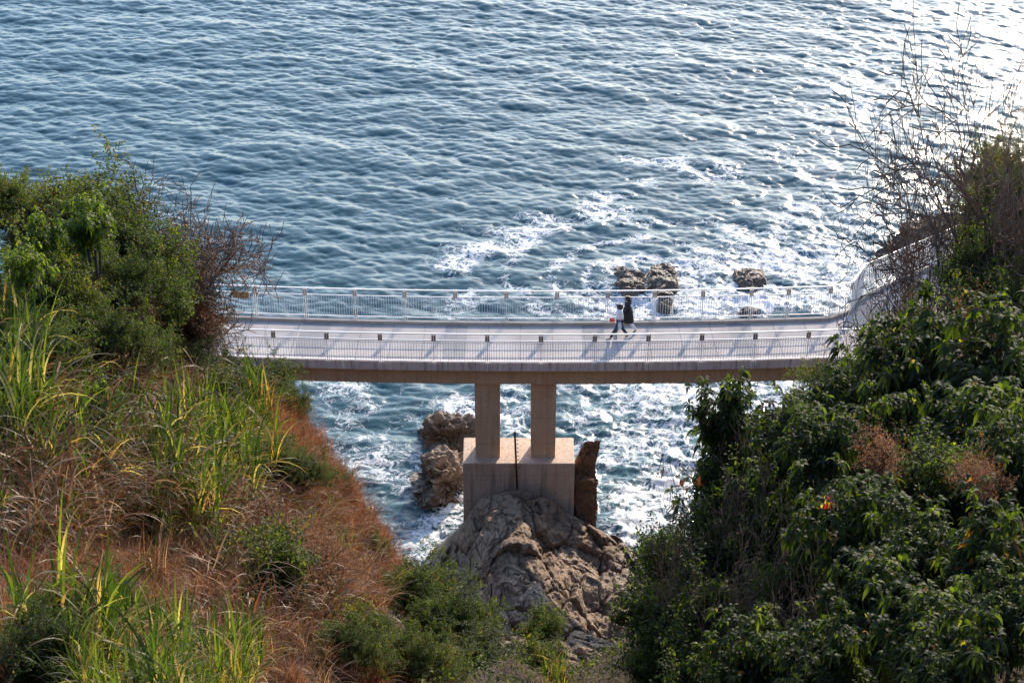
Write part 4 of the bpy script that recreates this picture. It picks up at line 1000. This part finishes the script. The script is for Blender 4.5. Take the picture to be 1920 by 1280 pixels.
def inpoly(u, v, P):
    c = False; j = len(P) - 1
    for i in range(len(P)):
        if (P[i][1] > v) != (P[j][1] > v) and u < (P[j][0] - P[i][0]) * (v - P[i][1]) / (P[j][1] - P[i][1]) + P[i][0]: c = not c
        j = i
    return c
def fill(kind, poly, n, sc_, label, group, seed):
    rg = random.Random(seed); us = [p[0] for p in poly]; vs = [p[1] for p in poly]; pts = []; tries = 0
    md = math.sqrt((max(us) - min(us)) * (max(vs) - min(vs)) / n) * .62
    while len(pts) < n and tries < 6000:
        tries += 1; u, v = rg.uniform(min(us), max(us)), rg.uniform(min(vs), max(vs))
        if inpoly(u, v, poly) and all((u - a) ** 2 + ((v - b) * 1.3) ** 2 > md * md for a, b in pts): pts.append((u, v))
    for u, v in pts: put(kind, u, v, sc_, label, group, rg)
fill('reed', [(-20, 720), (90, 730), (110, 900), (-20, 960)], 24, 1.4, 'tall green reed clump at the left frame edge above the straw reeds', 'green reeds at the left edge', 1)
fill('reed', [(310, 900), (400, 860), (490, 880), (490, 980), (330, 1030), (290, 960)], 17, 1.35, 'bright green reed clump in the middle of the left slope', 'green reeds in the middle of the slope', 2)
fill('dryreed', [(-20, 760), (130, 740), (260, 800), (270, 960), (200, 1010), (-20, 1010)], 52, 1.4, 'straw coloured drooping reed on the upper left slope', 'straw coloured reeds on the left slope', 3)
fill('reed', [(110, 800), (250, 840), (260, 980), (100, 980)], 8, 1.1, 'green reed clump standing among the straw reeds', 'green reeds among the straw', 33)
fill('dryreed', [(230, 740), (330, 760), (330, 900), (250, 940)], 18, 1.1, 'dry drooping reed in shade between the shrubs and the green reeds', 'dry reeds left of the green clump', 4)
fill('red', [(500, 760), (560, 780), (620, 900), (660, 960), (600, 1010), (450, 900)], 80, 1.05, 'russet dry grass tuft at the top of the slope above the water', 'russet tufts along the upper slope edge', 5)
fill('red', [(600, 900), (650, 930), (730, 1040), (760, 1110), (620, 1160), (500, 1010)], 80, 1.0, 'russet dry grass tuft on the steep lower edge beside the water', 'russet tufts along the lower slope edge', 6)
fill('fine', [(450, 880), (560, 900), (680, 1060), (690, 1180), (560, 1150), (430, 1000)], 70, 1.15, 'arching pale grass tuft in the right half of the left slope', 'pale arching tufts right of the green reeds', 7)
fill('fine', [(0, 1050), (400, 1060), (450, 1180), (700, 1200), (760, 1300), (0, 1300)], 60, .8, 'pale brown dry grass tuft on the shaded lower part of the slope', 'brown tufts on the lower slope', 8)
fill('reed', [(160, 1290), (420, 1270), (560, 1290), (560, 1400), (160, 1400)], 14, .95, 'pale green reed clump along the bottom edge of the view', 'green reeds along the bottom edge', 9)
fill('reed', [(90, 1200), (140, 1200), (150, 1330), (100, 1330)], 1, 1.3, 'tall bright green reed standing alone in the lower left', None, 10)
fill('dryreed', [(0, 1010), (120, 1010), (200, 1090), (60, 1130)], 8, .9, 'dry straw reed at the left edge below the straw reeds', 'dry reeds low at the left edge', 11)
fill('red', [(740, 1090), (900, 1130), (960, 1220), (800, 1260)], 16, .7, 'russet tuft among the low bushes beside the rock headland', 'russet tufts beside the rock', 12)
fill('reed', [(1020, 1250), (1100, 1250), (1100, 1330), (1020, 1330)], 1, .6, 'small green reed clump at the bottom edge beside the rock', None, 13)
fill('reed', [(1560, 1180), (1680, 1180), (1680, 1330), (1560, 1330)], 6, .9, 'green reed clump between the dark bushes at the bottom right', 'reeds among the right hand bushes', 14)
fill('reed', [(450, 800), (500, 810), (510, 870), (450, 850)], 3, .9, 'green reed clump between the green bushes and the russet grass', 'green reeds near the bridge end', 15)
fill('reed', [(-20, 1000), (330, 960), (430, 1060), (300, 1160), (0, 1130)], 3, .7, 'olive reed clump in the dry grass of the left slope', 'olive reeds in the dry grass', 16)
fill('dryreed', [(-20, 960), (330, 900), (380, 1000), (0, 1080)], 30, 1.1, 'brown drooping reed in the dark hollow left of the green reeds', 'reeds in the dark hollow', 18)
fill('reed', [(520, 900), (600, 960), (680, 1090), (560, 1060)], 6, .8, 'small green reed clump among the pale arching tufts', 'green reeds among the pale tufts', 19)
fill('dryreed', [(330, 960), (480, 1010), (640, 1180), (420, 1200)], 24, 1.0, 'brown drooping reed on the middle of the left slope', 'brown reeds on the middle slope', 17)
fill('red', [(0, 1050), (400, 1040), (480, 1160), (700, 1200), (760, 1300), (0, 1300)], 60, .9, 'dark rust brown dry tuft on the shaded lower part of the slope', 'rust brown tufts on the lower slope', 28)
fill('fine', [(520, 800), (600, 880), (700, 1020), (740, 1120), (640, 1130), (520, 960)], 26, .95, 'pale arching tuft standing among the russet grass of the slope edge', 'pale tufts in the russet edge', 31)
# thick low cover on both slopes, uncountable
rg = np.random.default_rng(77)
def cover(n, x0, x1, y0, y1, seed, cond=None):
    rg = np.random.default_rng(seed); x = rg.uniform(x0, x1, n); y = rg.uniform(y0, y1, n); z = ground(x, y); k = z > 3.0
    if cond is not None: k &= cond(x, y)
    return np.stack([x[k], y[k], z[k]], 1)
P = cover(120000, -24, 4, 20, 64, 5, lambda x, y: ~((x > -3.5) & (y > 55)))
n = len(P); tint = np.clip(fbm(P * .5, 3, 9) * .3 + .13 + rg.normal(0, .12, n), 0, 1)
V, F, T = blades(rg, n, P - np.array([0, 0, .05]), rg.uniform(.15, .5, n), rg.uniform(.008, .018, n), rg.uniform(.1, 1.3, n), rg.uniform(0, 1.2, n), tint, nseg=3)
o = link('dry_undergrowth', polymesh('dry_undergrowth', V, F, T), M['straw']); tag(o, 'short reddish brown dry undergrowth covering the left slope', 'undergrowth', kind='stuff')
P = cover(110000, -24, 26, 18, 70, 6, lambda x, y: (x > -2) & (y < 50) | (x > 6) | (x < -8) & ((y > 50) | (y < 28)))
n = len(P); tint = np.clip(rg.normal(.35, .2, n), 0, 1); P = P + np.stack([0 * tint, 0 * tint, rg.uniform(0, .6, n)], 1)
V, F, T = leaf_arrays(P, rg.normal(0, 1, (n, 3)), rg.normal(0, .4, (n, 3)) + np.array([0, 0, 1.0]), rg.uniform(.07, .16, n), rg.uniform(.03, .07, n), tint)
o = link('leafy_undergrowth', polymesh('leafy_undergrowth', V, F, T), M['leaf']); tag(o, 'dark leafy ground cover filling the shade under the shrubs', 'undergrowth', kind='stuff')

# a spray of dying red and yellow leaves, and dry brown leaves hanging over the foam
def spray(name, c, n, rad, L, Wd, lo, hi, mat, label, cat, seed, zr=1.0):
    rg = np.random.default_rng(seed); P = rg.normal(0, rad, (n, 3)) * np.array([1, 1, zr]); D = rg.normal(0, .35, (n, 3)) + np.array([0, 0, -1.0])
    V, F, T = leaf_arrays(P, D, rg.normal(0, 1, (n, 3)), L * rg.uniform(.7, 1.2, n), Wd * rg.uniform(.7, 1.2, n), rg.uniform(lo, hi, n), .05)
    e = empty(name, c); tag(e, label, cat); link('leaves', polymesh('leaves', V, F, T), mat, e)
    segs = []
    for p in P: segs += [((0, 0, zr * rad * 1.6), tuple(p * .6 + np.array([0, 0, .1])), .008, .006), (tuple(p * .6 + np.array([0, 0, .1])), tuple(p), .006, .004)]
    link('stems', tubes('stems', segs, 4), M['bark'], e)
t = NT('dying_leaf'); ra = t.ramp(t.attr('tint'), [(0, (.55, .03, .01)), (.5, (.55, .05, .01)), (.55, (.62, .48, .03)), (1, (.45, .50, .04))], 'CONSTANT')
tr = t.n('ShaderNodeBsdfTranslucent'); t.l(ra, tr.inputs[0]); mx = t.n('ShaderNodeMixShader'); mx.inputs[0].default_value = .5; t.l(t.pbsdf(ra, .5), mx.inputs[1]); t.l(tr.outputs[0], mx.inputs[2]); MDY = t.done(mx.outputs[0])
spray('leaf_spray', W(1556, 935, 37.5), 12, .07, .13, .07, 0, 1, MDY, 'small spray of red and yellow leaves in the dark right bank', 'leaves', 5, 1.5)
for k, (u, v, lab) in enumerate(((1242, 868, 'dry brown hanging leaves farthest left over the foam'), (1274, 885, 'dry brown hanging leaves second from the left over the foam'), (1306, 892, 'dry brown hanging leaves nearest to the right bank over the foam'))):
    spray('dry_leaf_spray', W(u, v, 44), 3, .10, .30, .09, .0, .5, M['brownleaf'], lab, 'dead leaves', 20 + k, 1.6)
# ------------------------------------------------------------------ the two walkers
def plain(name, c, rough=.8):
    t = NT(name); n = t.noise(t.coord(obj=False), 30, 3); return t.done(t.pbsdf(t.mix(t.ramp(n, [(.4, 0.0), (.8, .25)]), c, tuple(x * .75 for x in c)), rough))
MSK = plain('skin', (.55, .34, .25), .5); MHR = plain('dark_hair', (.018, .014, .013), .45); MJN = plain('dark_jeans', (.028, .040, .065)); MWH = plain('white_cloth', (.72, .73, .78)); MCO = plain('black_coat', (.018, .017, .020)); MSH = plain('grey_shoe', (.36, .32, .30)); MRD = plain('red_bag', (.75, .06, .03), .4); MLB = plain('pale_blue_cloth', (.45, .56, .70))
def skin(name, pts, edges, root, mat, parent=None, sub=2):
    me = bpy.data.meshes.new(name); me.from_pydata([p[:3] for p in pts], edges, [])
    o = link(name, me, mat, None); o.modifiers.new('skin', 'SKIN'); s = o.modifiers.new('sub', 'SUBSURF'); s.levels = s.render_levels = sub
    bpy.context.view_layer.update()
    sv = me.skin_vertices[0].data
    for i, p in enumerate(pts): sv[i].radius = (p[3], p[4] if len(p) > 4 else p[3])
    sv[root].use_root = True
    dg = bpy.context.evaluated_depsgraph_get(); m2 = bpy.data.meshes.new_from_object(o.evaluated_get(dg)); o.modifiers.clear(); o.data = m2; m2.materials.clear(); m2.materials.append(mat)
    m2.polygons.foreach_set('use_smooth', np.ones(len(m2.polygons), bool)); m2.update(); bpy.data.meshes.remove(me)
    if parent: o.parent = parent
    return o
def walker(loc, H, kind, label):
    """faces -X; local frame: x forward is -1, y lateral"""
    k = H / 1.65; t = empty('person', loc); tag(t, label, 'person'); t.scale = (k, k, k)
    # joints: front leg (left side, y<0), rear leg
    hip = .86; J = {}
    fl, rl = (-1, 1) if kind == 'shirt' else (1, -1)
    legs = {}
    for nm, sd_, kx, kz, ax, az, tx, tz in (('f', fl, -.16, .48, -.36, .09, -.52, .035), ('r', rl, .10, .47, .33, .13, .24, .03)):
        legs[nm] = [(0, sd_ * .085, hip), (kx, sd_ * .09, kz), (ax, sd_ * .09, az), (tx, sd_ * .10, tz)]
    P = [(0, 0, .92, .12, .10), (-.005, 0, 1.08, .10, .08), (-.02, 0, 1.28, .13, .09), (-.03, 0, 1.40, .07, .06), (-.045, 0, 1.46, .045), (-.055, 0, 1.53, .075, .070), (-.06, 0, 1.60, .062, .06)]
    E = [(0, 1), (1, 2), (2, 3), (3, 4), (4, 5), (5, 6)]
    P.append((-.135, 0, 1.525, .016)); E.append((5, len(P) - 1))                                   # nose and face front
    def chain(start, pts):
        a = start
        for q in pts: P.append(q); E.append((a, len(P) - 1)); a = len(P) - 1
        return a
    for nm in 'fr':
        L = legs[nm]; chain(0, [(*L[0], .085), (*[(L[0][i] + L[1][i]) / 2 for i in range(3)], .072), (*L[1], .052), (*[(L[1][i] * .6 + L[2][i] * .4) for i in range(3)], .050), (*L[2], .034), (*L[3], .030)])
    arms = {}
    for sd_, el, wr in ((-1, (-.05, -.22, 1.10), (-.20, -.20, .93)), (1, (.04, .23, 1.10), (.02, .21, .86))):
        if kind == 'shirt' and sd_ == -1: el, wr = (-.07, -.23, 1.10), (-.30, -.17, 1.04)
        a = chain(2, [(-.02, sd_ * .17, 1.35, .048), (*el, .038), (*wr, .026)]); d = Vector(wr) - Vector(el); d.normalize()
        pm = Vector(wr) + d * .06; pa = chain(a, [(*pm, .028, .016)])
        for f in range(4):
            o_ = Vector((-.018 + f * .012, 0, 0)); q = pm + d * .03 + o_; chain(pa, [(*q, .009), (*(q + d * (.045 - abs(f - 1.4) * .006)), .0075)])
        chain(a, [(*(Vector(wr) + d * .03 + Vector((-.03, 0, 0))), .010), (*(Vector(wr) + d * .065 + Vector((-.05, 0, 0))), .008)])
        arms[sd_] = (el, wr)
    skin('body', P, E, 0, MSK, t)
    # trousers
    P2 = [(0, 0, .93, .135, .115) if kind == 'shirt' else (0, 0, .93, .11, .10)]; E2 = []
    for nm in 'fr':
        L = legs[nm]; a = 0
        kr = 1 if kind == 'shirt' else .82
        for q in [(*L[0], .105 * kr), (*[(L[0][i] + L[1][i]) / 2 for i in range(3)], .090 * kr), (*L[1], .072), (*[(L[1][i] * .5 + L[2][i] * .5) for i in range(3)], .066), (L[2][0], L[2][1], L[2][2] + .02, .055)]:
            P2.append(q); E2.append((a, len(P2) - 1)); a = len(P2) - 1
    skin('trousers', P2, E2, 0, MJN if kind == 'shirt' else MWH, t)
    for nm in 'fr':
        L = legs[nm]; skin('shoe', [(L[2][0] + .05, L[2][1], .05 if nm == 'f' else .10, .045), (L[2][0] - .04, L[2][1], .05 if nm == 'f' else .07, .05), (L[3][0] - .03, L[3][1], .035, .038)], [(0, 1), (1, 2)], 0, MSH, t)
    # top
    if kind == 'shirt':
        P3 = [(0, 0, .84, .19, .18), (0, 0, 1.06, .17, .165), (-.015, 0, 1.27, .185, .15), (-.03, 0, 1.385, .095, .085)]; mt = MWH; nm = 'shirt'
    else:
        P3 = [(.02, 0, .92, .16, .15), (0, 0, 1.06, .155, .145), (-.015, 0, 1.27, .165, .145), (-.03, 0, 1.385, .10, .09)]; mt = MCO; nm = 'long_coat'
    E3 = [(i, i + 1) for i in range(len(P3) - 1)]; ch = len(P3) - 2
    for sd_ in (-1, 1):
        el, wr = arms[sd_]; a = ch
        for q in ((-.02, sd_ * .18, 1.34, .062), (*el, .054), (*wr, .042)): P3.append(q); E3.append((a, len(P3) - 1)); a = len(P3) - 1
    skin(nm, P3, E3, ch, mt, t)
    if kind != 'shirt':          # the coat's skirt, an open flared tube with folds
        n = 28; V = []; rings = [(1.06, .155, .15, 0), (.86, .195, .195, 0), (.65, .20, .185, .02), (.45, .20, .17, .04)]
        for (z, rx, ry, cx) in rings:
            for k in range(n): a = 2 * math.pi * k / n; w = 1 + .05 * math.sin(5 * a) * (1.05 - z); V.append((cx + rx * w * math.cos(a), ry * w * math.sin(a), z))
        F = [(i * n + k, i * n + (k + 1) % n, (i + 1) * n + (k + 1) % n, (i + 1) * n + k) for i in range(3) for k in range(n)]
        me = bpy.data.meshes.new('coat_skirt'); me.from_pydata(V, [], F); o = link('coat_skirt', me, mt, t, True); o.modifiers.new('solid', 'SOLIDIFY').thickness = .015
    # hair: falls over the nape; a side fringe leaves the face free
    if kind == 'shirt': Hh = [(-.03, 0, 1.59, .14, .135), (-.02, 0, 1.50, .14, .14), (.0, 0, 1.41, .13, .135), (.01, 0, 1.33, .10, .11)]
    else: Hh = [(-.03, 0, 1.59, .12, .115), (-.015, 0, 1.50, .115, .12), (.03, 0, 1.40, .08, .10), (.055, 0, 1.28, .06, .09), (.06, 0, 1.16, .04, .06)]
    skin('hair', Hh, [(i, i + 1) for i in range(len(Hh) - 1)], 0, MHR, t)
    for sd_ in (-1, 1):
        m = MB(); m.box((-.128, sd_ * .027, 1.545), (.008, .022, .010)); m.build('eye', MHR, t)
    return t, k
pa, ka = walker((4.26, 67.35, 9.0), 1.66, 'shirt', 'person walking left in a white shirt and dark jeans holding something red')
pb, kb = walker((4.60, 67.95, 9.0), 1.68, 'coat', 'person walking left in a long dark coat and white trousers beside the far kerb')
# red bag held in front and pale blue cloth bag at the hip
def bagmesh(name, c, d, mat, label, cat):
    import bmesh
    bm = bmesh.new(); bmesh.ops.create_cube(bm, size=1); bmesh.ops.subdivide_edges(bm, edges=bm.edges[:], cuts=6, use_grid_fill=True)
    for v in bm.verts:
        q = v.co; s = 1 - .35 * max(0, q.z + .1); v.co = Vector((q.x * d[0] * s, q.y * d[1] * s * (1.2 - abs(q.x)), q.z * d[2])); v.co += v.co.normalized() * math.sin(q.x * 19 + q.z * 11) * .008
    me = bpy.data.meshes.new(name); bm.to_mesh(me); o = link(name, me, mat, smooth=True); o.location = c; tag(o, label, cat)
    m = MB(); pr = None
    for k in range(8):
        a = math.pi * k / 7; q = Vector((math.cos(a) * d[0] * .3, 0, d[2] * .45 + math.sin(a) * .12))
        if pr is not None: m.tube(pr, q, .006, n=5)
        pr = q
    m.build('handle', mat, o)
bagmesh('handbag', (4.28 - .34 * ka, 67.35 - .15, 9.0 + .95 * ka), (.20, .11, .15), MRD, 'small red bag held in front of the person in the white shirt', 'bag')
bagmesh('cloth_bag', (4.24, 67.35 - .27, 9.0 + .74 * ka), (.15, .08, .30), MLB, 'pale blue cloth bag hanging at the hip of the person in the white shirt', 'bag')
